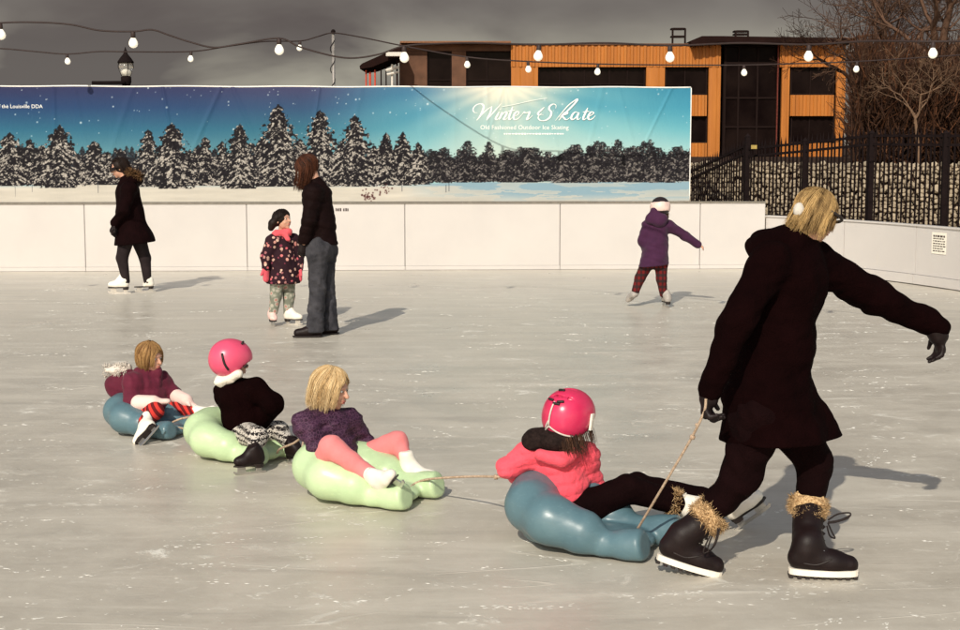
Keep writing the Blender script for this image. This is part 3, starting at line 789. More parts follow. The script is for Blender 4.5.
def corr(px0, py0, px1, py1, d, name, mat, pitch=.34, dep=.07, par=None):
    a, b = Bp(px0, py1, d), Bp(px1, py0, d); x0, z0, x1, z1 = a[0], a[2], b[0], b[2]; y = BD + d
    n = max(1, int((x1 - x0) / pitch)); pw = (x1 - x0) / n; xs_ = []; ys_ = []
    for i in range(n):
        for fx, fy in ((0, 0), (.12, 0), (.24, 1), (.62, 1), (.74, 0)): xs_.append(x0 + (i + fx) * pw); ys_.append(y - dep * fy)
    xs_.append(x1); ys_.append(y); k = len(xs_)
    vv = [(x, yy, z0) for x, yy in zip(xs_, ys_)] + [(x, yy, z1) for x, yy in zip(xs_, ys_)] + [(x0, y + .3, z0), (x1, y + .3, z0), (x0, y + .3, z1), (x1, y + .3, z1)]
    f = [(i, i + 1, i + 1 + k, i + k) for i in range(k - 1)] + [(2 * k + 1, 2 * k, 2 * k + 2, 2 * k + 3), (0, k, 2 * k + 2, 2 * k), (k - 1, 2 * k + 1, 2 * k + 3, 2 * k - 1)]
    f += [tuple(range(k, 2 * k)) + (2 * k + 3, 2 * k + 2), tuple(range(k - 1, -1, -1)) + (2 * k, 2 * k + 1)]
    return mobj(name, vv, f, mat, par or ob, False)
def bbox(px0, py0, px1, py1, d0, d1, name, mat, par=None):
    a, b = P(px0, py1, BD + d0), P(px1, py0, BD + d0); mbx = MB(); mbx.box((a[0], BD + d0, a[2]), (b[0], BD + d1, b[2])); return mbx.out(name, mat, par or ob)
def window(px0, py0, px1, py1, d, mul=(), hz=(), par=None, fw=.09):
    a, b = Bp(px0, py1, d), Bp(px1, py0, d); x0, z0, x1, z1 = a[0], a[2], b[0], b[2]; y = BD + d
    mbx = MB(); mbx.box((x0, y, z0), (x1, y + .06, z1)); w = mbx.out('window', GLASS, par or ob)
    mbx = MB()
    mbx.box((x0 - .01, y - .14, z0 - .01), (x0 + fw, y - .004, z1 + .01)); mbx.box((x1 - fw, y - .14, z0 - .01), (x1 + .01, y - .004, z1 + .01))
    mbx.box((x0 + fw + .002, y - .14, z1 - fw), (x1 - fw - .002, y - .004, z1 + .01)); mbx.box((x0 + fw + .002, y - .14, z0 - .01), (x1 - fw - .002, y - .004, z0 + fw))
    for q in mul: xx = Bp(q, 0, d)[0]; mbx.box((xx - fw * .4, y - .09, z0 + fw + .002), (xx + fw * .4, y - .006, z1 - fw - .002))
    for q in hz: zz = Bp(0, q, d)[2]; mbx.box((x0 + fw + .002, y - .10, zz - fw * .4), (x1 - fw - .002, y - .007, zz + fw * .4))
    mbx.out('frame', FRAME, w); return w
# main orange front: cladding panels around the openings
P_OR = [(511, 45, 721, 67.0), (511, 67.2, 538, 175), (538.2, 95, 644.8, 175), (645, 67.2, 665, 175), (665.2, 95, 707, 116), (665.2, 143, 707, 175), (707.2, 67.2, 721, 175),
        (780, 43, 846, 67.0), (780, 67.2, 790, 175), (790.2, 95, 834, 116), (790.2, 143, 834, 175), (834.2, 67.2, 846, 175)]
for (x0, y0, x1, y1) in P_OR: corr(x0, y0, x1, y1, 0, 'cladding_panel', ORANGE, .42 if (y1 - y0) < 60 and x1 - x0 > 30 else .8, .08 if (y1 - y0) < 60 and x1 - x0 > 30 else .03)
window(538, 67, 645, 95, .35, (560, 585, 610, 628), (84,)); window(665, 67, 707, 95, .35, (686,)); window(665, 116, 707, 143, .35, (686,))
window(790, 67, 834, 95, .35, (812,)); window(790, 116, 834, 143, .35, (812,))
bbox(721.3, 42, 779.7, 175, .9, 1.2, 'tower_back', FRAME)
window(722, 45, 779.5, 172, .6, (740, 759), (63, 98, 127), fw=.14)
bbox(776, 45, 779, 160, .1, .4, 'tower_fin', plain('rust_red', (.22, .05, .035), .6, .2, bump=0))
mbx = MB()                                       # overhanging roof over the tower
a = Bp(690, 41, -1.2); b = Bp(702, 36, -1.2); c = Bp(722, 36, -1.2); d_ = Bp(855, 38, -1.2); e_ = Bp(855, 43, -1.2); f_ = Bp(718, 42, -1.2); g_ = Bp(692, 46, -1.2)
poly = [(q[0], q[2]) for q in (a, b, c, d_, e_, f_, g_)][::-1]
mbx.prism(poly, BD - 1.2, BD + 6); mbx.out('roof_overhang', ROOFM, ob)
bbox(511, 43.4, 721, 44.8, -.15, 5, 'roof_edge', BROWN); bbox(846.2, 49, 882, 51.5, 1, 3, 'pale_canopy', PALE)
bbox(512, 46, 845, 175, 1.3, 12, 'rear_block', FRAME)
# rooftop frames
def roofframe(x0, y0, x1, y1):
    mbx = MB(); y = BD + 4
    for px in (x0, x1):
        for dy in (0, 1.0): q0, q1 = P(px, y1, y + dy), P(px, y0, y + dy); mbx.box((q0[0] - .06, y + dy - .06, q0[2]), (q0[0] + .06, y + dy + .06, q1[2]))
    for py in (y0, (y0 + y1) / 2):
        a, b = P(x0, py, y), P(x1, py, y)
        for xx_ in (a[0], b[0]): mbx.box((xx_ - .05, y + .061, a[2] - .05), (xx_ + .05, y + .939, a[2] + .05))
        for dy in (0, 1.0): mbx.box((a[0] + .055, y + dy - .05, a[2] - .05), (b[0] - .055, y + dy + .05, a[2] + .05))
    mbx.out('rooftop_frame', FRAME, ob)
roofframe(672.5, 28.5, 685, 44); roofframe(735.5, 31, 748, 37)
# brown wing to the left
for (x0, y0, x1, y1) in [(400, 42, 511, 51), (400, 51.2, 427, 175), (452, 51.2, 466, 175), (427.2, 95, 451.8, 175), (466.2, 95, 510.8, 175)]: bbox(x0, y0, x1, y1, .5, .8, 'wing_wall', BROWN)
window(427, 51, 452, 95, .75, (), (80,)); window(466, 51, 511, 95, .75, (487,), (80,))
bbox(400, 41, 511, 42.8, -.6, 6, 'wing_roof', plain('wing_roof_edge', (.20, .09, .045), .6, .2, bump=0)); bbox(400.5, 43, 510, 175, 1.2, 8, 'wing_rear', FRAME)
mbx = MB(); q = [Bp(359.5, 66, -2), Bp(362, 63.5, -2), Bp(401, 46, -2), Bp(401, 55, -2), Bp(372, 67, -2), Bp(360, 69, -2)]
mbx.prism([(k[0], k[2]) for k in q][::-1], BD - 2, BD + 4); mbx.out('patio_canopy', ROOFM, ob)
for px, w_, mt_, y0, y1 in [(366, 1.0, REDM, 70, 100), (370, 1.6, REDM, 72, 100), (375, 1.2, REDM, 70, 100), (381, .8, ROOFM, 68, 100), (386, .8, ROOFM, 66, 100), (392, 1.6, PALE, 64, 100), (397, 1.4, ROOFM, 60, 100)]:
    bbox(px - w_ / 2, y0, px + w_ / 2, y1, -1.5, -1.2, 'patio_post', mt_)
mbx = MB(); q0, q1 = Bp(386, 70.5, -1.6), Bp(399, 67, -1.6); mbx.tube([q0, q1], .10, 6); q0, q1 = Bp(387, 74.5, -1.6), Bp(399, 72, -1.6); mbx.tube([q0, q1], .08, 6); mbx.out('patio_rail', PALE, ob)
bbox(386, 52, 402, 56, -3.2, -2.2, 'patio_awning', PALE)

# ---- bare trees and thicket
BARK = plain('bare_bark', (.105, .060, .040), .95, .1, var=.4, vscale=2, bump=0)
BARK2 = plain('pale_bark', (.17, .105, .066), .9, .1, var=.3, vscale=2, bump=0)
BARK3 = plain('dark_bark', (.034, .017, .011), .95, .1, var=.4, vscale=2, bump=0)
def bare_tree(base, height, seed, mat, label, r0=.2, lean=(0, 0), spread=.55, depth=7, trunk_frac=.30, minr=.011):
    rg = np.random.RandomState(seed); tr = MB(); cr = MB(); cnt = [0]
    def grow(p, d, ln, r, lv, mbx):
        if cnt[0] > 4200: return
        cnt[0] += 1; pts = [p]; q = p; dd = d; k = 3 if lv < 3 else 2
        for i in range(k):
            dd = unit(dd + rg.normal(size=3) * .16 + V(0, 0, .05)); q = q + dd * ln / k; pts.append(q)
        r1 = max(minr, r * .68); mbx.tube(pts, [r + (r1 - r) * i / k for i in range(k + 1)], 6 if lv < 2 else (4 if lv < 4 else 3), cap=False)
        if lv >= depth: return
        for j in range(2 if lv < 1 else rg.choice([2, 3, 3])):
            ax = rg.normal(size=3); ax = unit(ax - dd * np.dot(ax, dd)); a = rg.uniform(.25, 1.0) * spread * 1.5
            nd = unit(dd * math.cos(a) + ax * math.sin(a)); st = pts[-1] if j < 2 else pts[-2]
            grow(st, nd, ln * rg.uniform(.62, .86), r1 * (.95 if j == 0 else .75), lv + 1, cr)
    base = np.asarray(base, float)
    o = empty('bare_tree', base, label, 'tree', 'bare trees behind the fence')
    top = base + V(lean[0], lean[1], 1.0) * height * trunk_frac
    tr.tube(catmull([base - V(0, 0, .2), base * .5 + top * .5 + V(rg.normal() * .12, 0, 0), top], 4), np.linspace(r0 * 1.25, r0 * .85, 9), 9)
    for j in range(4):
        ax = V(math.cos(j * 1.7 + seed), math.sin(j * 1.7 + seed), 0); a = rg.uniform(.15, .6) * (1 + spread * .5)
        grow(top - V(0, 0, height * .02 * j), unit(V(lean[0], lean[1], 1) * math.cos(a) + ax * math.sin(a)), height * .19, r0 * .62, 1, cr)
    tr.out('trunk', mat, o, True); cr.out('crown', mat, o, True)
    return o
def gbase(px, Y, z=.9): q = P(px, 150, Y); return V(q[0], Y, z)
bare_tree(gbase(893, 74), 13, 3, BARK, 'tall bare tree whose thin crown spreads beside the dark roof', .24, (-.02, 0), .62)
bare_tree(gbase(948, 66), 14, 11, BARK, 'thick bare tree with the heaviest trunk behind the fence', .32, (-.10, 0), .58)
bare_tree(gbase(862, 84), 12, 5, BARK3, 'dark bare tree just beyond the orange building corner', .2, (0, 0), .6)
bare_tree(gbase(921, 57), 5.4, 21, BARK2, 'small pale barked bare tree standing in the brown thicket', .06, (-.14, 0), .85, 6, .36, minr=.005)
bare_tree(gbase(985, 72), 13, 33, BARK, 'tall bare tree at the far end of the iron fence', .25, (.02, 0), .6)
for px, Y, h, sd, lb_ in ((8, 44, 4.6, 41, 'low bare tree whose twigs show above the dark blue end of the banner'), (168, 46, 4.7, 44, 'low bare tree whose twigs show beside the lantern above the banner')):
    b_ = gbase(px, Y, -.05); bare_tree(b_, h, sd, BARK3, lb_, .06, (0, 0), .6, 4, minr=.006)
# thicket: a mass of bare stems
mats = [BARK3, plain('rusty_twigs', (.080, .034, .017), .95, .1, var=.4, bump=0), plain('umber_twigs', (.045, .022, .013), .95, .1, var=.4, bump=0)]
tw = MB()
for i in range(12000):
    px = 851 + 190 * rng.rand() ** 1.35; Y = rng.uniform(58, 82); x = (px - 480) / FPX * Y; hmax = (4.6 + 2.0 * fbm(np.array([x * .35]), np.array([Y * .25]), 9)[0]) * Y / 70
    z0 = .9 + rng.rand() ** 1.3 * hmax * .75; ln = rng.uniform(.8, 2.4); p = V(x, Y, z0); d = unit(V(rng.normal() * (.10 if px < 866 else .42), rng.normal() * .3, rng.uniform(.25, 1.1)))
    p1 = p + d * ln * .5; p2 = p1 + unit(d + rng.normal(size=3) * .35) * ln * .5
    tw.tube([p, p1, p2], [.030, .022, .008], 3, mi=int(rng.choice([0, 1, 2], p=[.4, .25, .35])), cap=False)
tk = tw.out('thicket', mats); tag(tk, 'dense brown thicket of bare stems behind the iron fence', 'thicket', kind='stuff')

# ---- lantern post
lp0 = P(126.2, 82, 24.5); lp = empty('street_lamp', (lp0[0], 24.5, -.05), 'old fashioned black lantern post peeping over the banner', 'street lamp')
GLOBE, t = newmat('lantern_glass', .12, .5); t.base((.75, .72, .66)); t.b.inputs['Transmission Weight'].default_value = .75; t.b.inputs['Alpha'].default_value = .75
BULBW, t = newmat('white_bulb_glass', .3, .5); t.base((.88, .85, .76)); t.b.inputs['Emission Color'].default_value = (1, .90, .70, 1); t.b.inputs['Emission Strength'].default_value = .35
zt = lambda py: P(126, py, 24.5)[2]
c0 = V(lp0[0], 24.5, 0)
mbx = MB(); mbx.lathe(c0, [(.10, -.05), (.10, .25), (.06, .35), (.05, zt(82) - .1), (.085, zt(82)), (.085, zt(77)), (.06, zt(76))], 14); mbx.out('post', IRON, lp, True)
mbx = MB(); mbx.lathe(c0, [(.065, zt(76)), (.105, zt(71)), (.118, zt(67)), (.105, zt(62))], 16); mbx.out('globe', GLOBE, lp, True)
mbx = MB(); mbx.lathe(c0, [(.02, zt(75)), (.06, zt(73)), (.062, zt(71)), (.03, zt(69))], 12); mbx.out('lamp_bulb', BULBW, lp, True)
mbx = MB(); mbx.lathe(c0, [(.132, zt(63)), (.128, zt(61.5)), (.09, zt(58)), (.05, zt(55)), (.03, zt(53)), (.035, zt(51.5)), (.018, zt(50)), (.004, zt(47))], 16); mbx.out('cap', IRON, lp, True)
mbx = MB()
for k in range(4):
    a = k * math.pi / 2 + .5; mbx.tube([c0 + V(.07 * math.cos(a), .07 * math.sin(a), zt(76)), c0 + V(.124 * math.cos(a), .124 * math.sin(a), zt(67)), c0 + V(.115 * math.cos(a), .115 * math.sin(a), zt(62))], .006, 5)
mbx.out('cage_bar', IRON, lp, True)
a = P(92, 82.8, 24.4); b = P(125, 82.6, 24.4); mbx = MB(); mbx.tube([a, b], .028, 8); mbx.out('arm', IRON, lp, True)

# ---- pole and light strings
po = P(333, 90, 21.35); pe = empty('string_pole', (po[0], 21.35, -.05), 'slim grey pole wound with cable that carries the light strings', 'pole')
pt = P(333.2, 31.5, 21.35)
mbx = MB(); mbx.tube([(po[0], 21.35, -.05), (pt[0], 21.35, pt[2])], .024, 10); mbx.out('shaft', POLEM, pe, True)
mbx = MB(); mbx.lathe((pt[0], 21.35, pt[2]), [(.03, -.03), (.032, .01), (.012, .03)], 10); mbx.out('cap', IRON, pe, True)
mbx = MB(); mbx.tube([(po[0] + .032 * math.cos(a * 1.0), 21.35 + .032 * math.sin(a * 1.0), 1.5 + (pt[2] - 1.5) * a / 40) for a in np.linspace(0, 40, 200)], .006, 4); mbx.out('wound_cable', IRON, pe, True)
CABLE = plain('black_cable', (.03, .018, .016), .6, .3, bump=0)
bulb_me = None
def bulb_meshes():
    g = MB(); g.lathe((0, 0, 0), [(.012, -.03), (.020, -.042), (.031, -.062), (.034, -.078), (.028, -.095), (.014, -.106), (.003, -.109)], 12)
    s = MB(); s.lathe((0, 0, 0), [(.010, .012), (.017, .004), (.018, -.028), (.014, -.036)], 10)
    return mesh_of('bulb', g.v, g.f, BULBW, True), mesh_of('socket', s.v, s.f, CABLE, True)
bg_, bs_ = bulb_meshes()
def light_string(pts, bulbs, label, thick, sc):
    w = [P(*p) for p in pts]; root = empty('string_light', w[0], label, 'string lights', 'string lights over the rink')
    mbx = MB(); line = catmull(w, 8); mbx.tube(line, thick, 5); mbx.out('cable', CABLE, root, True)
    la = np.array(line)
    for (px, py) in bulbs:
        # the bulb hangs straight below the cable
        pj = 480 + FPX * la[:, 0] / (la[:, 1] * _cp + (CAMH - la[:, 2]) * _sp); i = int(np.argmin(np.abs(pj - px)))
        q = la[i] - V(0, 0, .014)
        o = bpy.data.objects.new('bulb', bg_); COL.objects.link(o); o.parent = root; o.location = q - wloc(root); o.rotation_euler = (rng.normal() * .12, rng.normal() * .12, 0); k_ = sc * (la[i][1] / 14.5 if sc > 1.2 else 1); o.scale = (k_, k_, k_)
        s = bpy.data.objects.new('socket', bs_); COL.objects.link(s); s.parent = o
light_string([(-420, 26, 14.50), (-300, 34, 14.50), (-160, 25, 14.50), (-60, 28, 14.50), (0, 23, 14.50), (35, 22.3, 14.50), (70, 24.5, 14.50), (100, 30.5, 14.50), (133, 31.5, 14.50), (152, 29.8, 14.50), (170, 35.5, 14.50), (190, 42, 14.50), (214, 47.5, 14.50), (240, 44, 14.50), (279, 38.3, 14.50), (300, 47, 14.50), (333, 56, 14.50), (355, 58, 14.50), (380, 54, 14.50), (404, 46, 14.50), (440, 43.5, 14.37), (480, 43, 14.12), (539, 44.5, 13.74), (605, 43, 13.32), (670, 45.5, 12.90), (740, 43, 12.45), (809, 44.5, 12.01), (870, 41, 11.62), (933, 41.5, 11.30), (1010, 40, 11.30), (1120, 36, 11.2), (1300, 28, 11.2)],
             [(-300, 0), (-150, 0), (0, 0), (133, 0), (279, 0), (404, 0), (539, 0), (670, 0), (809, 0), (933, 0), (1060, 0)], 'cable of large pale bulbs hung lowest over the ice', .0085, 1.32)
light_string([(-420, 30, 20), (-260, 47, 20), (-140, 40, 20), (-60, 46, 20), (0, 48.5, 20), (35, 51.5, 20), (67, 54, 20), (100, 51.5, 20), (130, 51.8, 20), (191, 51.5, 20.2), (230, 46, 20.4), (265, 41.5, 20.8), (300, 41, 21.1), (318, 36.5, 21.2), (333.2, 33.0, 21.31), (360, 37, 20.6), (404, 46, 19.8), (467, 57, 19.2), (528, 61.5, 19.2), (598, 64, 19.2), (670, 65, 19.3), (744, 65, 19.3), (800, 63.5, 19.4), (857, 61.5, 19.4), (960, 55, 19.5), (1030, 50, 19.5), (1200, 36, 19.5)],
             [(-190, 0), (-60, 0), (67, 0), (191, 0), (300, 0), (467, 0), (528, 0), (598, 0), (744, 0), (857, 0)], 'thin cable of small bulbs strung from the slim grey pole', .009, 1.15)

# ================================================================ PEOPLE AND SLEDS
# ---- shared materials
SKIN, t = newmat('skin', .55, .35)
v = t.coord(); t.base(t.ramp(t.noise(v, 22, 4), [(.3, (.50, .265, .18)), (.7, (.60, .335, .235))])); t.b.inputs['Subsurface Weight'].default_value = .12; t.b.inputs['Subsurface Radius'].default_value = (.01, .004, .002)
EYEW = plain('eye_white', (.7, .66, .6), .3, .5, bump=0, var=.02); EYED = plain('eye_dark', (.03, .018, .012), .2, .5, bump=0, var=.02)
LIPM = plain('lips', (.42, .13, .11), .5, .3, bump=0)
BLACKW = cloth('black_wool', (.0048, .0011, .0012), .95, .3, .9, .0, spec=.03)
BLACKN = cloth('black_nylon', (.0056, .0014, .0016), .88, .3, .8, .0, spec=.05)
BLACKL = plain('black_leather', (.009, .004, .004), .5, .22, var=.2, bump=.3, bscale=160)
GREYT = cloth('charcoal_tights', (.020, .014, .015), .9, .3, .3, 0)
STEEL = plain('blade_steel', (.55, .53, .50), .3, .5, .85, var=.1, bump=0)
WBOOT = plain('white_boot_leather', (.80, .75, .66), .5, .4, var=.08, bump=.2, bscale=90)
GBOOT = plain('grey_boot_leather', (.34, .31, .28), .5, .4, var=.2, bump=.2, bscale=90)
BSOLE = plain('dark_sole', (.018, .012, .011), .5, .35, var=.2, bump=.1)
WSOLE = plain('white_rubber', (.78, .72, .62), .6, .3, var=.08)
LACE = plain('lace_cord', (.02, .014, .013), .7, .2, bump=0)
ROPEM, t = newmat('tow_rope_fibre', .9, .1); v = t.coord(); t.base(t.ramp(t.noise(v, 60, 3), [(.3, (.36, .25, .17)), (.7, (.60, .46, .34))])); t.bump(t.noise(v, 260, 2), .8, .004)
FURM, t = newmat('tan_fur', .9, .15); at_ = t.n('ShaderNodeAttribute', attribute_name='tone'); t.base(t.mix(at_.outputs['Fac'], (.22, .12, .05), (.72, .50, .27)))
def hairmat(name, dark, light):
    m, t = newmat(name, .55, .18); at_ = t.n('ShaderNodeAttribute', attribute_name='tone'); v = t.coord((1, 1, .15))
    n = t.ramp(t.noise(v, 60, 3), [(.3, 0.0), (.7, 1.0)]); f = t.math('ADD', t.math('MULTIPLY', at_.outputs['Fac'], .65), t.math('MULTIPLY', n, .35))
    t.base(t.mix(f, dark, light)); t.bump(t.noise(t.coord((1, 1, .1)), 160, 2), .5, .004); return m
BLONDE = hairmat('blonde_hair', (.05, .022, .007), (.70, .46, .19)); LBLONDE = hairmat('light_blonde_hair', (.42, .26, .11), (.80, .62, .36))
HONEY = hairmat('honey_hair', (.15, .070, .025), (.50, .30, .12)); AUBURN = hairmat('auburn_hair', (.014, .005, .003), (.105, .033, .014)); DKHAIR = hairmat('dark_hair', (.004, .002, .0016), (.022, .010, .006)); BRHAIR = hairmat('brown_hair', (.020, .010, .007), (.09, .04, .02))

def set_tone(o, tones):
    ca = o.data.color_attributes.new('tone', 'FLOAT_COLOR', 'POINT'); tt = np.asarray(tones, np.float32)
    ca.data.foreach_set('color', np.stack([tt, tt, tt, np.ones_like(tt)], 1).ravel())
def spikes(name, roots, dirs, ln, wd, mat, parent, seed=0, bend=.4):
    """tufts: tapering two-segment blades"""
    rg = np.random.RandomState(seed); v = []; f = []; tn = []
    for p, d in zip(roots, dirs):
        d = unit(d + rg.normal(size=3) * .45); s = unit(np.cross(d, rg.normal(size=3))) * wd * rg.uniform(.6, 1.2); l = ln * rg.uniform(.6, 1.3)
        m_ = p + d * l * .55; e_ = m_ + unit(d + rg.normal(size=3) * bend + V(0, 0, -.25)) * l * .45; o = len(v); k = rg.rand()
        u2 = unit(np.cross(d, s)) * wd * .6
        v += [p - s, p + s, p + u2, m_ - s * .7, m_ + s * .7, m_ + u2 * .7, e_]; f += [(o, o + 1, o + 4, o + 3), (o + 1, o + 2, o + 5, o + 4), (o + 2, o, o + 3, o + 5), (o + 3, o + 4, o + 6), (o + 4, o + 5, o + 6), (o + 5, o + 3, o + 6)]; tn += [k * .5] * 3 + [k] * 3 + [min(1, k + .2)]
    o = mobj(name, v, f, mat, parent, True); set_tone(o, tn); o['kind'] = 'stuff'; return o
def frame(F, U):
    F = unit(F); Rv = unit(np.cross(F, U)); U = np.cross(Rv, F); return F, U, Rv
def head_sdf(C, F, U, s):
    F, U, Rv = frame(F, U); ax = [Rv, F, U]; q = lambda r, f, u: C + Rv * r * s + F * f * s + U * u * s
    h = su(.06 * s, ell(q(0, -.06, .12), (.335 * s, .41 * s, .37 * s), ax), ell(q(0, .10, -.16), (.265 * s, .30 * s, .31 * s), ax), ball(q(0, .27, -.40), .085 * s), ell(q(0, .33, .10), (.22 * s, .06 * s, .05 * s), ax), ball(q(.15, .27, -.14), .10 * s), ball(q(-.15, .27, -.14), .10 * s))
    for sg in (-1, 1): h = sub(.03 * s, h, ball(q(.135 * sg, .43, .02), .062 * s))
    h = su(.03 * s, h, cone(q(0, .37, .03), q(0, .465, -.11), .035 * s, .055 * s), ell(q(0, .385, -.235), (.095 * s, .045 * s, .028 * s), ax), ell(q(0, .375, -.285), (.08 * s, .045 * s, .026 * s), ax))
    return su(.02 * s, h, ell(q(.335, -.03, -.03), (.035 * s, .085 * s, .14 * s), ax), ell(q(-.335, -.03, -.03), (.035 * s, .085 * s, .14 * s), ax))
def face_bits(C, F, U, s, body):
    F, U, Rv = frame(F, U); q = lambda r, f, u: C + Rv * r * s + F * f * s + U * u * s
    for sg in (-1, 1):
        v1, f1 = nets(ell(q(.135 * sg, .345, .02), (.062 * s, .035 * s, .034 * s), [Rv, F, U]), .0035 if s > .21 else .003, .006)
        v2, f2 = nets(ball(q(.13 * sg, .372, .02), .026 * s), .0025, .004)
        mobj('eye', np.concatenate([v1, v2]), np.concatenate([f1, f2 + len(v1)]), [EYEW, EYED], body, True, [0] * len(f1) + [1] * len(f2))
    v1, f1 = nets(su(.01 * s, ell(q(0, .41, -.235), (.10 * s, .035 * s, .022 * s), [Rv, F, U]), ell(q(0, .40, -.28), (.085 * s, .035 * s, .024 * s), [Rv, F, U])), .003, .006); mobj('lips', v1, f1, LIPM, body)
def hand_sdf(w, d, n, s, curl=.5, thumb=1):
    d = unit(d); n = unit(n - d * np.dot(n, d)); b = np.cross(d, n) * thumb
    parts = [cone(w, w + d * .46 * s, .17 * s, .20 * s, (n, 1.7))]
    for i, l in enumerate((.40, .45, .42, .33)):
        o = w + d * (.50 - .02 * abs(i - 1)) * s + b * (.165 - .11 * i) * s
        d1 = unit(d * math.cos(curl * .7) + n * math.sin(curl * .7) + b * (.06 - .04 * i)); d2 = unit(d * math.cos(curl * 1.7) + n * math.sin(curl * 1.7))
        m_ = o + d1 * l * .5 * s; parts.append(su(.01, cone(o - d * .05 * s, m_, .062 * s, .055 * s), cone(m_, m_ + d2 * l * .5 * s, .055 * s, .045 * s)))
    o = w + d * .16 * s + b * .14 * s; d1 = unit(d * .65 + b * .75 + n * .25); m_ = o + d1 * .22 * s; parts.append(su(.01, cone(o, m_, .075 * s, .062 * s), cone(m_, m_ + unit(d * .8 + b * .25 + n * .5 * curl) * .20 * s, .06 * s, .048 * s)))
    return su(.02 * s, *parts)
def mitten_sdf(w, d, n, s, thumb=1):
    d = unit(d); n = unit(n - d * np.dot(n, d)); b = np.cross(d, n) * thumb
    return su(.03 * s, cone(w - d * .15 * s, w + d * .1 * s, .20 * s, .23 * s), cone(w + d * .1 * s, w + d * .75 * s, .26 * s, .22 * s, (n, 1.5)), cone(w + d * .2 * s + b * .2 * s, w + d * .5 * s + b * .36 * s, .10 * s, .085 * s))
def limb(a, b, c, ra, rb, rc, k=.02): return su(k, cone(a, b, ra, rb), cone(b, c, rb, rc))
def body_sdf(J, m=1.0, hands=True):
    """one continuous figure under the clothes"""
    C, F, U, s = J['head']; F, U, Rv = frame(F, U)
    parts = [head_sdf(C, F, U, s), cone(C - U * .25 * s - F * .08 * s, J['neck'], .050 * m, .055 * m)]
    ch = (J['sL'] + J['sR']) / 2; pv = (J['hL'] + J['hR']) / 2; sp = unit(J['sL'] - J['sR']); mid = ch * .45 + pv * .55
    front = unit(np.cross(unit(ch - pv), sp))
    parts += [cone(J['neck'], ch, .055 * m, .07 * m), cone(J['sR'] * .9 + ch * .1, J['sL'] * .9 + ch * .1, .052 * m, .052 * m), cone(ch - (ch - pv) * .12, mid, .105 * m, .092 * m), cone(mid, pv, .092 * m, .105 * m), cone(J['hL'], J['hR'], .07 * m, .07 * m)]
    for S in 'LR':
        parts.append(limb(J['s' + S], J['e' + S], J['w' + S], .047 * m, .040 * m, .027 * m)); parts.append(limb(J['h' + S], J['k' + S], J['a' + S], .070 * m, .048 * m, .024 * m))
        if hands: hd = J.get('hand' + S); dv = hd if hd is not None else J['w' + S] - J['e' + S]; parts.append(hand_sdf(J['w' + S], dv, J.get('palm' + S, V(.2, .2, -1)), .165 * m, .6, 1 if S == 'R' else -1))
        fd = J['t' + S]; parts.append(cone(J['a' + S], J['a' + S] + unit(J['a' + S] - J['k' + S]) * .03 * m + unit(fd) * .02 * m, .022 * m, .018 * m))
    return su(.022 * m, *parts)
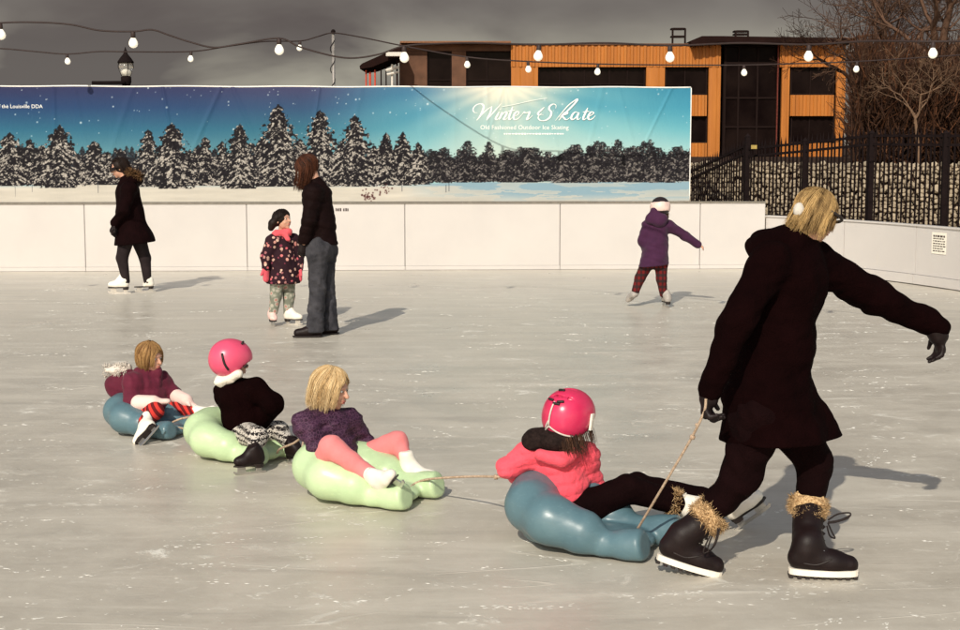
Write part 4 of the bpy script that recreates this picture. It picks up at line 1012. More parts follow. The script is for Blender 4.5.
def hair_strands(C, F, U, s, n, fall, mat, parent, seed=0, face=58, part=0.0, width=.0035, tend=100, curl=.0, out=1.08, gdir=None, jitter=.010, name='hair', extra=None, lenvar=.3, roots=.45, uc=True, frth=80, facer=(.30, .30, .46, -.16), dark=1.0, fq=(9, 23)):
    """locks run over the scalp from the crown, then hang; an under-layer closes the gaps"""
    rg = np.random.RandomState(seed); F, U, Rv = frame(F, U); g = unit(V(0, 0, -1) if gdir is None else gdir); v = []; f = []; tn = []
    ctr = C + (-F * .06 + U * .10) * s; ra = np.array([.36, .44, .40]) * s * out
    for i in range(n):
        a = rg.uniform(-math.pi, math.pi); fr = abs(a) < R(face); th0 = R(rg.uniform(2, 50)); th1 = R(tend * rg.uniform(.86, 1.06))
        if fr: th1 = R(rg.uniform(38, 52)); 
        pts = []; la = 1 + rg.normal() * .025
        for k in range(6):
            th = th0 + (th1 - th0) * k / 5; aa = a + part * k / 5 * (1 if a > 0 else -1)
            if fr: aa = a + (1 if a + .12 > 0 else -1) * (R(face) - abs(a)) * (k / 5) ** 1.5 * .9; th = th0 + (R(frth) - th0) * k / 5
            dv = Rv * math.sin(th) * math.sin(aa) * ra[0] + F * math.sin(th) * math.cos(aa) * ra[1] + U * math.cos(th) * ra[2]; pts.append(ctr + dv * la)
        ln = fall * rg.uniform(1 - lenvar, 1.0); d = unit(pts[-1] - pts[-2]); p = pts[-1]
        if ln > .012:
            side = unit(p - ctr - U * np.dot(p - ctr, U))
            for k in range(4):
                d = unit(d * .45 + g * .75 - side * curl * k * .25 + rg.normal(size=3) * .05); p = p + d * ln / 4; pts.append(p)
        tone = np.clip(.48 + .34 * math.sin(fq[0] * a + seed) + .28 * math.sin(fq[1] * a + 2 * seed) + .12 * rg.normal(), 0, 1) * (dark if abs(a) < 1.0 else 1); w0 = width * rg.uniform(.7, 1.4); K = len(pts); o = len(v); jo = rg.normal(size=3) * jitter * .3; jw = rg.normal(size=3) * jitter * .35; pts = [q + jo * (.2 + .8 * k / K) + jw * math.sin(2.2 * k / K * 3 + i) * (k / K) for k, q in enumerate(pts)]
        for k, p in enumerate(pts):
            dd = unit(pts[min(k + 1, K - 1)] - pts[max(k - 1, 0)]); nn = unit(p - ctr); sd = unit(np.cross(dd, nn)); nn = np.cross(sd, dd); w = w0 * (1 - .75 * (k / (K - 1)) ** 3)
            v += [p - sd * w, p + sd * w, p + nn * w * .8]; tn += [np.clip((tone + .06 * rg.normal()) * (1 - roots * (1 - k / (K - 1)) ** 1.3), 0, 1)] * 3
        for k in range(K - 1):
            b = o + 3 * k
            for x, y in ((0, 1), (1, 2), (2, 0)): f.append((b + x, b + y, b + 3 + y, b + 3 + x))
    # under-layer
    under = ell(ctr, ra * .965, [Rv, F, U])
    if fall > .03 and uc: under = su(.03, under, cone(ctr - F * .10 * s - U * .1 * s, ctr - F * .16 * s + g * (fall * .72 + .35 * s), .33 * s, .20 * s, (F, 1.5)))
    if extra is not None: under = su(.03, under, extra)
    under = sub(.02 * s, under, ell(C + F * .50 * s + U * facer[3] * s, (facer[0] * s, facer[1] * s, facer[2] * s), [Rv, F, U]))
    uv, uf = nets(under, max(.006, s * .03)); nv = len(uv)
    ff = [tuple(q) for q in uf] + [tuple(i + nv for i in q) for q in f]
    o = mobj(name, np.concatenate([uv, np.array(v)]), np.concatenate([uf, np.array(f) + nv]), mat, parent, True); set_tone(o, list(np.clip(.35 + .2 * np.random.RandomState(seed).normal(size=nv), 0, 1)) + tn); return o
def skate(A, f, u, L, person, boot=WBOOT, sole=BSOLE, shaft=None, lace=None, gap=.0):
    """ice skate: boot (> sole, blade, laces); A is the ankle, f toe direction, u up from the sole"""
    f = unit(f); u = unit(u - f * np.dot(u, f)); s = np.cross(f, u); O = np.asarray(A, float) - u * .36 * L + f * .20 * L; q = lambda x, z, y=0: O + f * x * L + u * z * L + s * y * L
    top = q(-.22, .72) if shaft is None else shaft
    b = su(.03, cone(top, q(-.21, .30), .175 * L, .165 * L), cone(q(-.27, .16), q(-.22, .30), .15 * L, .16 * L), cone(q(-.12, .26), q(.20, .12), .165 * L, .135 * L), cone(q(.16, .125), q(.36, .11), .135 * L, .122 * L), cone(q(-.26, .10), q(.1, .09), .135 * L, .13 * L), cone(q(-.12, .5), q(.02, .32), .10 * L, .09 * L))
    b = cut(b, q(0, 0), -u); b = cut(b, top + unit(top - q(-.21, .3)) * .02, unit(top - q(-.21, .3)))
    o = sobj('skate', b, max(.0055, L * .024), boot, person)
    mbx = MB(); out = [(-.41, .0), (-.39, .09), (-.28, .135), (-.10, .11), (.08, .12), (.24, .14), (.40, .10), (.49, .0)]; ring = out + [(x, -y) for x, y in out[-2:0:-1]]; n = len(ring)
    mbx.add([q(x, .0, y) for x, y in ring] + [q(x, -.045, y) for x, y in ring], [tuple(range(n)), tuple(range(2 * n - 1, n - 1, -1))] + [(i, i + n, (i + 1) % n + n, (i + 1) % n) for i in range(n)])
    hl = [(-.40, .0), (-.38, .085), (-.28, .12), (-.17, .10), (-.17, -.10), (-.28, -.12), (-.38, -.085)]; n = len(hl)
    mbx.add([q(x, -.047, y) for x, y in hl] + [q(x * .97, -.12, y * .95) for x, y in hl], [tuple(range(n)), tuple(range(2 * n - 1, n - 1, -1))] + [(i, i + n, (i + 1) % n + n, (i + 1) % n) for i in range(n)]); mbx.out('sole', sole, o)
    mbx = MB(); th = max(.0028, .017 * L)
    def plate(poly):
        n = len(poly); mbx.add([q(x, z) - s * th for x, z in poly] + [q(x, z) + s * th for x, z in poly], [tuple(range(n - 1, -1, -1)), tuple(range(n, 2 * n))] + [(i, (i + 1) % n, (i + 1) % n + n, i + n) for i in range(n)])
    plate([(-.50, -.235), (-.47, -.27), (-.2, -.285), (.2, -.285), (.44, -.262), (.50, -.20), (.47, -.17), (.40, -.20), (.2, -.215), (-.2, -.215)])
    plate([(-.36, -.216), (-.18, -.216), (-.20, -.121), (-.34, -.121)]); plate([(.12, -.216), (.38, -.196), (.36, -.046), (.14, -.046)]); mbx.out('blade', STEEL, o)
    mbx = MB()
    for k in range(5):
        z = .28 + k * .075; x = -.005 - k * .022; mbx.tube([q(x - .02, z, -.10), q(x + .055, z + .03, 0), q(x - .02, z + .02, .10)], .012 * L, 4)
    mbx.out('lace', lace or boot, o); return o
def person_root(px, py, label, group=None): return empty('person', G(px, py), label, 'person', group)

# ---- sleds
def sled_mat(name, col, col2):
    m, t = newmat(name, .36, .45); v = t.coord(); n = t.noise(v, 7, 5, .6)
    sc = t.ramp(t.noise(t.coord((1, 1, 3)), 30, 4, .7), [(.56, 0.0), (.72, .35)])
    t.base(t.mix(sc, t.ramp(n, [(.3, col), (.7, col2)]), tuple(min(1, c * 1.3 + .02) for c in col2))); t.bump(t.noise(v, 18, 3), .08, .01)
    t.l(t.ramp(t.noise(v, 12, 4), [(.3, .28), (.7, .5)]), t.b.inputs['Roughness']); return m
BLUEP = sled_mat('blue_plastic', (.072, .138, .168), (.098, .175, .205)); GREENP = sled_mat('green_plastic', (.42, .56, .32), (.50, .64, .38))
def sled(px, py, yaw, scale, mat, label, leg=1.0, backh=1.0, near=1.0):
    c = G(px, py); ca, sa = math.cos(R(yaw)), math.sin(R(yaw)); q = lambda x, y, z: c + V(x * ca - y * sa, x * sa + y * ca, z) * scale
    o = empty('sled', c, label, 'sled', 'moulded plastic ride-on sleds on the ice')
    B = backh
    # padded back like a low armchair, two stout legs with upturned feet, a slab seat
    ring = [(.05, -.150, .095, .088), (-.09, -.165, .125 * B, .095), (-.20, -.09, .150 * B, .104), (-.225, 0, .158 * B, .106), (-.20, .09, .150 * B, .104), (-.09, .165, .125 * B, .095), (.05, .150, .095, .088)]
    back = su(.045, *[cone(q(*a[:3]), q(*b[:3]), a[3] * scale, b[3] * scale) for a, b in zip(ring[:-1], ring[1:])])
    parts = [back, cone(q(-.12, 0, .045), q(.16, 0, .045), .15 * scale, .13 * scale, (V(0, 0, 1), 2.6))]
    for s in (-1, 1):
        lg = leg if s > 0 else leg * near; e_ = .315 * lg
        lf = su(.025, cone(q(.05, .150 * s, .090), q(.135 * lg, .140 * s, .056), .082 * scale, .052 * scale), cone(q(.135 * lg, .140 * s, .056), q(.24 * lg, .136 * s, .060), .052 * scale, .062 * scale), cone(q(.24 * lg, .136 * s, .060), q(.40 * lg, .134 * s, .080), .062 * scale, .080 * scale))
        parts.append(cut(lf, q(e_, .134 * s, .05), V(ca, sa, .18), .030))
    f = su(.022, *parts)
    f = cut(f, c + V(0, 0, .006), V(0, 0, -1), .02)
    sh_ = sobj('shell', f, .0075, mat, o)
    return o, q
s1, q1 = sled(586, 545, -27, 1.06, BLUEP, 'blue plastic sled carrying the child in the neon pink jacket', 1.15, 1.08, .86)
s3, q3 = sled(363, 498, -27, 1.04, GREENP, 'pale green sled carrying the blonde girl in the purple puffer jacket', 1.08, 1.0, .94)
s4, q4 = sled(239, 457, -34, .94, GREENP, 'pale green sled carrying the child in the black jacket')
s5, q5 = sled(151, 433, -30, .86, BLUEP, 'blue plastic sled carrying the girl in the maroon jacket')
def standing_skate(px, py, Y, f, L, K, boot, shaft_to, lean=V(0, 0, 1), lift=0.0, **kw):
    g = P(px, py, Y); g[2] = lift; u = unit(lean); A = g + u * (.36 + .285) * L - unit(f) * .20 * L
    return skate(A, f, u, L, K, boot, BSOLE, shaft_to, **kw)

# ---- 1. woman in the long black coat towing the sleds
D = 5.96; p = lambda x, y, d=0.0: P(x, y, D + d)
W = person_root(770, 578, 'woman in long black hooded coat and fur topped boots towing the sleds')
Fh, Uh = V(.80, .48, -.36), V(.30, .18, .93)
J = dict(head=(p(816, 215, .03), Fh, Uh, .198), neck=p(800, 240, .02), sR=p(770, 262, -.10), sL=p(814, 262, .15), eR=p(734, 326, -.20), wR=p(709, 391, -.21), eL=p(877, 298, .25), wL=p(934, 326, .28),
         hR=p(760, 415, -.06), hL=p(788, 415, .08), kR=p(741, 478, -.06), kL=p(815, 465, .08), aR=p(694, 540, -.06), aL=p(808, 555, .05), tR=V(1, 0, -.3), tL=V(1, -.1, -.1), handL=V(.35, .1, -1), handR=V(-.1, 0, -1), palmR=V(1, .3, 0), palmL=V(-1, -.2, -.2))
Wb = sobj('body', body_sdf(J, .96, False), .009, SKIN, W)
face_bits(*J['head'], Wb)
chest, waist, hips, hem = p(789, 277, .02), p(775, 345, .01), p(767, 398, .01), p(777, 478, .01)
tor = su(.05, cone(chest, waist, .150, .145), cone(waist, hips, .145, .168), cone(hips, hem, .168, .265), cone(J['sR'], J['sL'], .078, .078), cone(p(796, 246, .02), chest, .085, .14), cone(p(792, 395, .05), p(819, 455, .07), .095, .125))
HZ = p(775, 441)[2]
coat = su(.03, tor, limb(J['sR'], J['eR'], J['wR'], .080, .064, .050), limb(J['sL'], J['eL'], J['wL'] + V(.02, 0, -.005), .088, .070, .054))
coat = warp(warp(coat, .0055, 26, 3, (1, 1, .55)), .003, 60, 4)
HP = p(775, 440); coat = hollow(cut(coat, HP, V(.02, -.02, -1), .012), .03, HP, V(.02, -.02, -1), .07)
Wc = sobj('coat', coat, .0085, BLACKW, W)
hood = su(.03, cone(p(767, 251, -.05), p(801, 235, .05), .074, .066), cone(p(765, 246, .06), p(800, 234, .12), .066, .058), cone(p(758, 248, 0), p(772, 258, .02), .05, .06))
hood = sub(.02, hood, cone(p(800, 224, .03), p(822, 222, .06), .045, .06)); sobj('hood', warp(hood, .004, 34, 8), .008, BLACKW, Wc)
# trousers
sobj('trousers', warp(su(.03, limb(J['hR'], J['kR'], p(708, 516, -.06), .105, .078, .056), limb(J['hL'], J['kL'], p(808, 506, .05), .105, .074, .056), cone(J['hR'], J['hL'], .12, .12)), .006, 34, 12, (1, 1, 1.5)), .0085, BLACKN, W)
# gloves
sobj('glove', su(.012, hand_sdf(J['wR'] + V(-.002, 0, .01), V(-.08, 0, -1), V(.9, -.35, 0), .185, 1.15, -1), cone(J['wR'] + V(0, 0, .03), J['wR'] + V(0, 0, -.03), .036, .038)), .0042, BLACKL, W)
sobj('glove', su(.012, hand_sdf(J['wL'] + V(.012, 0, -.02), V(.25, .05, -1), V(-1, -.2, 0), .165, .8, 1), cone(J['wL'], J['wL'] + V(.02, 0, -.04), .046, .042)), .0045, BLACKL, W)
# boots
def winter_boot(O, f, u, top, L, person, seed):
    f = unit(f); u = unit(u - f * np.dot(u, f)); s = np.cross(f, u); q = lambda x, z, y=0: O + f * x * L + u * z + s * y
    foot = su(.03, cone(q(-.35, .072), q(-.10, .07), .041, .044), cone(q(-.12, .075), q(.14, .062), .048, .046), cone(q(.12, .058), q(.37, .052), .047, .038), cone(q(-.30, .09), q(-.24, .14), .044, .052)); foot = cut(foot, q(0, .030), -u)
    ank = q(-.235, .115); shf = su(.02, cone(ank, top, .0585, .064), cone(q(-.08, .095), q(-.15, .15), .042, .042)); tdir = unit(top - ank); shf = cut(shf, top, tdir)
    shf = quilt(shf, tdir, .055, .0016, seed)
    bo = sobj('boot', su(.014, foot, shf), .006, BLACKL, person)
    ring = []; n = 26
    for i in range(n):
        a = 2 * math.pi * i / n; x, y = math.cos(a), math.sin(a); w = (.051 + .004 * x) * (1 - .10 * max(0, -x)); ring.append((.5 * x * (1.0 if x > 0 else .96) * (1 if abs(y) < .9 else 1), w * np.sign(y) * abs(y) ** .6))
    def slab(z0, z1, g, mat, nm):
        mbx = MB(); v = [q(x * g, z0, y * g) for x, y in ring] + [q(x * g, z1, y * g) for x, y in ring]
        mbx.add(v, [tuple(range(n - 1, -1, -1)), tuple(range(n, 2 * n))] + [(i, (i + 1) % n, (i + 1) % n + n, i + n) for i in range(n)]); return mbx.out(nm, mat, bo, False)
    slab(.012, .036, 1.02, WSOLE, 'sole')
    mbx = MB()
    for k in range(9):
        x = -.46 + k * .115; mbx.obox(q(x, .0055), f * .030 * L, s * (.040 if abs(x) < .42 else .030), u * .0058)
    mbx.out('tread', BSOLE, bo)
    mbx = MB(); 
    tube = [q(-.30, .066, -.048), q(-.1, .062, -.051), q(.10, .085, -.048), q(.22, .092, 0), q(.10, .085, .048), q(-.1, .062, .051), q(-.30, .066, .048)]
    mbx.tube(catmull(tube, 5), .0035, 5); mbx.out('welt', BSOLE, bo, True)
    # eyelets and laces up the shaft
    fv = unit(f - tdir * np.dot(f, tdir)); lc = MB(); ey = MB(); H = np.linalg.norm(top - ank)
    for k in range(6):
        c = ank + tdir * H * (.02 + .15 * k) + fv * (.062 + .012 * (k == 0)); 
        for sg in (-1, 1):
            e0 = c + s * sg * .030 - fv * .012; ey.lathe(e0, [(.0055, -.003), (.0055, .003)], 8)
        lc.tube([c - s * .030 - fv * .010, c + fv * .006 + tdir * .008, c + s * .030 - fv * .010 + tdir * .016], .0032, 5); lc.tube([c + s * .030 - fv * .010, c + fv * .007 + tdir * .008, c - s * .030 - fv * .010 + tdir * .016], .0032, 5)
    ey.out('eyelet', STEEL, bo, True); lc.out('lace', LACE, bo, True)
    rg = np.random.RandomState(seed); roots = []; dirs = []
    for i in range(1500):
        a = rg.uniform(0, 6.283); dv = fv * math.cos(a) + s * math.sin(a); roots.append(top + dv * .066 + tdir * rg.uniform(-.05, .020)); dirs.append(dv * .6 + tdir * rg.uniform(-.9, .9))
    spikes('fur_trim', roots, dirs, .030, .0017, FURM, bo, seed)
    fc = sobj('fur_cuff', warp(cut(cut(cone(top - tdir * .06, top + tdir * .05, .071, .071), top + tdir * .018, tdir, .012), top - tdir * .045, -tdir, .012), .004, 110, seed), .0055, FURM, bo); set_tone(fc, np.clip(.45 + .35 * np.random.RandomState(seed).normal(size=len(fc.data.vertices)), 0, 1))
    return bo
Of = G(823.5, 579.0)
bF = winter_boot(Of + V(0, .02, .004), V(1, -.10, 0), V(0, 0, 1), p(808.5, 503, .05), .275, W, 5)
Or = p(687, 570.5, -.06)
bR = winter_boot(Or, V(.95, -.04, -.27), V(.27, 0, .95), p(712, 514, -.06), .272, W, 6)
mbx = MB()      # loose bow of the front boot
for pts in ([(828, 520), (838, 514), (850, 513), (848, 518), (836, 522), (828, 523)], [(828, 523), (832, 532), (835, 538), (830, 536), (827, 526)], [(828, 522), (840, 520), (851, 515)]):
    mbx.tube(catmull([p(x, y, -.01 - .01 * k) for k, (x, y) in enumerate(pts)], 5), .0036, 5)
mbx.out('bow', LACE, bF, True)
mbx = MB()
for pts in ([(718, 528), (716, 540), (711, 550), (708, 548), (712, 536)], [(720, 528), (715, 545), (705, 553), (704, 549), (710, 536)]):
    mbx.tube(catmull([p(x, y, -.15) for x, y in pts], 5), .0034, 5)
mbx.out('bow', LACE, bR, True)
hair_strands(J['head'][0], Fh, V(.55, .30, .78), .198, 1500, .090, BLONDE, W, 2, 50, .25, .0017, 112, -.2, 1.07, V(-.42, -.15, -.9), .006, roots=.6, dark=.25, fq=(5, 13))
Fw, Uw, Rw = frame(Fh, Uh); C = J['head'][0]
sobj('ear_muff', ell(p(799, 210, -.030), (.024, .022, .030), [V(.8, .5, .1), V(-.5, .8, 0), V(-.2, 0, 1)]), .005, plain('white_fleece', (.58, .54, .48), .95, .1, bump=.6, bscale=120), W)
gl = MB(); gl.tube(catmull([C + Rw * .075 - Fw * .0 + Uw * .02, C + Rw * .078 + Fw * .06 + Uw * .012, C + Rw * .045 + Fw * .092 + Uw * .008, C + Fw * .10 + Uw * .006, C - Rw * .045 + Fw * .092 + Uw * .008], 6), .0065, 6); gl.out('sunglasses', BSOLE, W, True)

# ---- 2. child in the neon pink jacket
D = 6.46; p = lambda x, y, d=0.0: P(x, y, D + d)
K = person_root(590, 546, 'child in neon pink jacket and pink helmet riding the blue sled')
PINK = cloth('neon_pink_nylon', (.82, .088, .125), .62, .08, .9, .1)
HPINK, t = newmat('pink_helmet_shell', .28, .5); t.base(t.ramp(t.noise(t.coord(), 8, 4), [(.3, (.55, .022, .085)), (.7, (.64, .035, .11))]))
F2, U2 = V(.62, .78, -.05), V(.10, .05, 1)
J = dict(head=(p(570, 419, .02), F2, U2, .195), neck=p(561, 446, 0), sL=p(533, 452, .03), sR=p(585, 456, .06), eL=p(509, 467, .03), wL=p(532, 484, .12), eR=p(592, 484, .10), wR=p(606, 503, .06),
         hL=p(584, 510, .09), hR=p(574, 514, -.03), kL=p(636, 486, .11), kR=p(628, 489, -.05), aL=p(718, 500, .12), aR=p(676, 503, -.03), tL=V(.5, 0, .8), tR=V(.5, -.2, .8))
Kb = sobj('body', body_sdf(J, .68, False), .008, SKIN, K); face_bits(*J['head'], Kb)
jk = su(.04, cone(p(558, 462, .03), p(562, 490, .02), .105, .108), cone(p(562, 490, .02), p(568, 512, .02), .108, .098), cone(J['sL'], J['sR'], .056, .056), limb(J['sL'], J['eL'], J['wL'], .056, .050, .040), limb(J['sR'], J['eR'], J['wR'], .056, .048, .038))
jk = quilt(jk, unit(p(556, 455) - p(566, 512)), .048, .010, 2, .4); jk = warp(warp(jk, .0028, 30, 22, (1, 1, 1.8)), .0011, 95, 23)
Kc = sobj('jacket', cut(jk, p(572, 519, 0), V(.25, 0, -1), .012), .007, PINK, K)
hd = su(.03, cone(p(533, 440, -.01), p(558, 438, -.03), .052, .058), cone(p(556, 441, -.05), p(574, 446, .0), .045, .035)); BFUR = plain('dark_hood_fleece', (.016, .010, .009), .95, .1, var=.5, vscale=60, bump=.9, bscale=90, bdist=.006)
sobj('hood', warp(hd, .006, 60, 31), .0065, BFUR, Kc)
col_ = su(.02, cone(p(541, 455, -.085), p(562, 461, -.10), .030, .030), cone(p(562, 461, -.10), p(580, 450, -.04), .030, .024)); sobj('hood_roll', warp(col_, .003, 50, 33), .0065, PINK, Kc)
sobj('leggings', warp(su(.025, limb(J['hR'], J['kR'], J['aR'], .088, .062, .050), limb(J['hL'], J['kL'], J['aL'], .084, .058, .046), cone(J['hL'], J['hR'], .09, .09)), .0025, 50, 41), .0075, BLACKN, K)
sobj('glove', hand_sdf(J['wR'], V(.5, -.2, -.8), V(.5, .3, -.3), .13, .9, 1), .0045, BLACKL, K); sobj('glove', hand_sdf(J['wL'], V(.5, .6, -.3), V(0, .3, -1), .13, .9, -1), .005, BLACKL, K)
for S, dd, L_ in (('R', -.03, .21), ('L', .12, .21)):
    a = J['a' + S]; lg = unit(a - J['k' + S]); toe = unit(V(.80, -.10, .60)); sk = skate(a + lg * .05, toe, -lg, L_, K, WBOOT, BSOLE, a - lg * .01)
    rg = np.random.RandomState(3); rt = []; dr = []
    e1 = unit(np.cross(lg, V(0, 1, 0))); e2 = np.cross(lg, e1)
    for i in range(420): an = rg.uniform(0, 6.283); dv = e1 * math.cos(an) + e2 * math.sin(an); rt.append(a - lg * .012 + dv * .050 + lg * rg.uniform(-.015, .02)); dr.append(dv * .7 - lg * rg.uniform(-.3, .8))
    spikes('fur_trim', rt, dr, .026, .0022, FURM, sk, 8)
def helmet(C, F, U, s, mat, parent, vents=(), straps=True, h=.006):
    F, U, Rv = frame(F, U); q = lambda r, f, u: C + (Rv * r + F * f + U * u) * s; ax = [Rv, F, U]
    outer = su(.02, ell(q(0, -.05, .13), (.50 * s, .60 * s, .50 * s), ax), ell(q(0, -.14, -.02), (.47 * s, .48 * s, .40 * s), ax)); inner = su(.02, ell(q(0, -.03, .06), (.41 * s, .50 * s, .44 * s), ax), cone(q(0, .3, -.5), q(0, .2, -.1), .40 * s, .40 * s))
    f = cut(outer, q(0, .15, -.20), -U * .95 + F * .42, .012); f = sub(.008, f, inner)
    for (r_, f_, u_, l_, w_, tw) in vents:
        c = q(r_, f_, u_); nn = unit(c - q(0, -.05, .1)); tx = unit(np.cross(nn, U) * math.cos(tw) + np.cross(nn, np.cross(nn, U)) * math.sin(tw)); f = sub(.004, f, cone(c - tx * l_ * s, c + tx * l_ * s, w_ * s, w_ * s * .7))
    return sobj('helmet', f, h, mat, parent)
C, F_, U_, s_ = J['head']
hm = helmet(C, F2, U2, .218, HPINK, K, [(-.10, -.40, .48, .11, .035, .2), (.16, -.38, .47, .10, .035, -.2), (.02, -.10, .62, .10, .03, 0)])
Fq, Uq, Rq = frame(F2, U2); q = lambda r, f, u: C + (Rq * r + Fq * f + Uq * u) * .218
out_h = su(.02, ell(q(0, -.05, .13), (.505 * .218, .605 * .218, .505 * .218), [Rq, Fq, Uq]), ell(q(0, -.14, -.02), (.475 * .218, .485 * .218, .405 * .218), [Rq, Fq, Uq]))
def onto(pt, f=None, lift=.003):          # slide a point onto a helmet surface
    f = f or out_h; c = q(0, -.08, .08); lo_, hi_ = 0.0, 3.0
    for _ in range(24):
        m_ = (lo_ + hi_) / 2
        if f((c + (pt - c) * m_)[None].astype(np.float32))[0] < 0: lo_ = m_
        else: hi_ = m_
    w = c + (pt - c) * lo_; return w + unit(w - c) * lift
GREYS = plain('grey_strap', (.52, .46, .42), .6, .3, bump=0)
mbx = MB()
for pts in ([(0.0, -.6, .42), (-.02, -.62, .2), (-.05, -.62, -.08)], [(-.05, -.62, -.08), (-.22, -.5, -.22), (-.34, -.36, -.30)], [(-.05, -.62, -.08), (.15, -.55, -.20), (.36, -.36, -.28)], [(-.05, -.62, .02), (-.16, -.58, -.14)]):
    mbx.tube([onto(q(*x)) for x in catmull(pts, 5)], .0042, 5)
mbx.out('strap', GREYS, hm, True)
mbx = MB()
for pts in ([(-.20, -.52, .44), (-.06, -.56, .43)], [(.05, -.56, .40), (.18, -.52, .43)], [(-.02, -.58, .36), (.12, -.56, .36)], [(-.12, -.3, .62), (.02, -.3, .64)]):
    mbx = MB(); mbx.tube([onto(q(*x)) for x in catmull(pts, 5)], .0062, 5); mbx.out('vent_mark', BSOLE, hm, True)
mbx = MB(); c_ = onto(q(.52, .02, .02), None, .004); nn = unit(c_ - q(0, -.05, .05)); u1 = unit(Uq - nn * np.dot(Uq, nn)); mbx.obox(c_, np.cross(nn, u1) * .011, u1 * .036, nn * .005); mbx.out('buckle', WSOLE, hm)
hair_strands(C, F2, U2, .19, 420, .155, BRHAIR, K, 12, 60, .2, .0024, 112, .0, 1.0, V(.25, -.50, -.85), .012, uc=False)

# ---- 3. blonde girl in the purple puffer jacket
D = 7.34; p = lambda x, y, d=0.0: P(x, y, D + d)
K = person_root(366, 499, 'blonde girl in purple puffer jacket and pink leggings riding a green sled')
m, t = newmat('purple_puffer', .62, .3); v = t.coord(); vo = t.n('ShaderNodeTexVoronoi', {'Vector': v, 'Scale': 62.0}, feature='DISTANCE_TO_EDGE').outputs['Distance']
t.base(t.mix(t.ramp(vo, [(.03, 1.0), (.12, 0.0)]), t.ramp(t.noise(v, 20, 4), [(.3, (.018, .004, .016)), (.7, (.046, .012, .040))]), (.085, .034, .070))); t.bump(t.noise(v, 40, 4, .6, 1), .8, .012); PURP = m
PKL = cloth('pink_leggings', (.72, .215, .215), .85, .10, .25, .1)
F3, U3 = V(.93, -.30, -.22), V(.20, -.05, .97)
J = dict(head=(p(331, 388, 0), F3, U3, .200), neck=p(328, 411, .02), sR=p(306, 424, -.10), sL=p(349, 421, .08), eR=p(319, 449, -.16), wR=p(348, 459, -.08), eL=p(363, 443, .12), wL=p(374, 457, .06),
         hR=p(322, 474, -.09), hL=p(344, 466, .08), kR=p(331, 447, -.29), kL=p(397, 442, .04), aR=p(370, 475, -.33), aL=p(407, 462, -.04), tR=V(.3, -.5, .7), tL=V(1, -.2, .1), handR=V(.9, .1, -.2), handL=V(.8, -.5, -.3), palmR=V(0, .2, -1), palmL=V(0, -.2, -1))
Kb = sobj('body', body_sdf(J, .70), .006, SKIN, K); face_bits(*J['head'], Kb)
jk = su(.04, cone(p(327, 430, 0), p(333, 455, 0), .112, .118), cone(p(333, 455, 0), p(340, 468, 0), .118, .10), cone(J['sR'], J['sL'], .060, .056), limb(J['sR'], J['eR'], J['wR'], .062, .054, .042), limb(J['sL'], J['eL'], J['wL'], .058, .050, .040), cone(p(303, 424, .02), p(318, 412, .02), .05, .05))
jk = quilt(jk, unit(p(325, 425) - p(338, 470)), .05, .006, 7); jk = warp(jk, .005, 55, 51)
sobj('jacket', cut(jk, p(338, 470, 0), V(.1, 0, -1), .015), .007, PURP, K)
sobj('leggings', warp(su(.02, limb(J['hR'], J['kR'], J['aR'], .078, .056, .040), limb(J['hL'], J['kL'], J['aL'], .074, .054, .030), cone(J['hR'], J['hL'], .08, .08)), .002, 60, 61), .0065, PKL, K)
shn = unit(J['aR'] - J['kR']); skate(J['aR'] + shn * .03 + V(0, -.03, .01), V(.40, -.70, .60), -shn, .20, K, WBOOT, BSOLE, J['aR'] - shn * .03)
skate(J['aL'] + V(.005, 0, -.03), V(.95, -.18, .16), V(-.18, .15, 1), .215, K, WBOOT, BSOLE, J['aL'] + V(-.004, 0, .035))
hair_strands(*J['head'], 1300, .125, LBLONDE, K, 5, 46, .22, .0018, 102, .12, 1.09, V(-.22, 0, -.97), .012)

# ---- 4. child in the black jacket
D = 8.18; p = lambda x, y, d=0.0: P(x, y, D + d)
K = person_root(240, 460, 'child in black jacket with white collar and pink helmet on a green sled')
m, t = newmat('patterned_leggings', .9, .2); v = t.coord(); w1 = t.n('ShaderNodeTexWave', {'Vector': v, 'Scale': 11.0, 'Distortion': 5.0, 'Detail': 1.0, 'Detail Scale': 9.0}, bands_direction='Z').outputs['Fac']
t.base(t.ramp(w1, [(.44, (.014, .010, .011)), (.54, (.55, .50, .44))])); PATT = m
F4, U4 = V(.80, .50, -.12), V(.12, .08, 1)
J = dict(head=(p(232, 362, 0), F4, U4, .195), neck=p(236, 383, 0), sL=p(226, 391, .07), sR=p(255, 390, -.06), eL=p(246, 412, .16), wL=p(262, 420, .12), eR=p(273, 404, -.10), wR=p(264, 419, -.02),
         hR=p(246, 436, -.07), hL=p(256, 432, .07), kR=p(257, 437, -.30), kL=p(279, 431, .02), aR=p(254, 452, -.42), aL=p(292, 446, -.20), tR=V(-.7, -.6, 0), tL=V(.6, -.6, .1), handR=V(.2, .6, -.6), handL=V(.3, -.1, -.8))
Kb = sobj('body', body_sdf(J, .68, True), .007, SKIN, K); face_bits(*J['head'], Kb)
jk = su(.04, cone(p(238, 398, 0), p(244, 420, 0), .108, .108), cone(p(244, 420, 0), p(248, 440, 0), .108, .100), cone(J['sL'], J['sR'], .058, .058), limb(J['sL'], J['eL'], J['wL'], .056, .050, .040), limb(J['sR'], J['eR'], J['wR'], .060, .056, .044), cone(p(231, 388, 0), p(224, 395, 0), .055, .05))
Kc = sobj('jacket', cut(warp(jk, .004, 45, 71), p(246, 435, 0), V(.1, 0, -1), .012), .0075, BLACKW, K)
FLEE = plain('white_collar_fleece', (.80, .74, .64), .95, .1, bump=.8, bscale=110, bdist=.006)
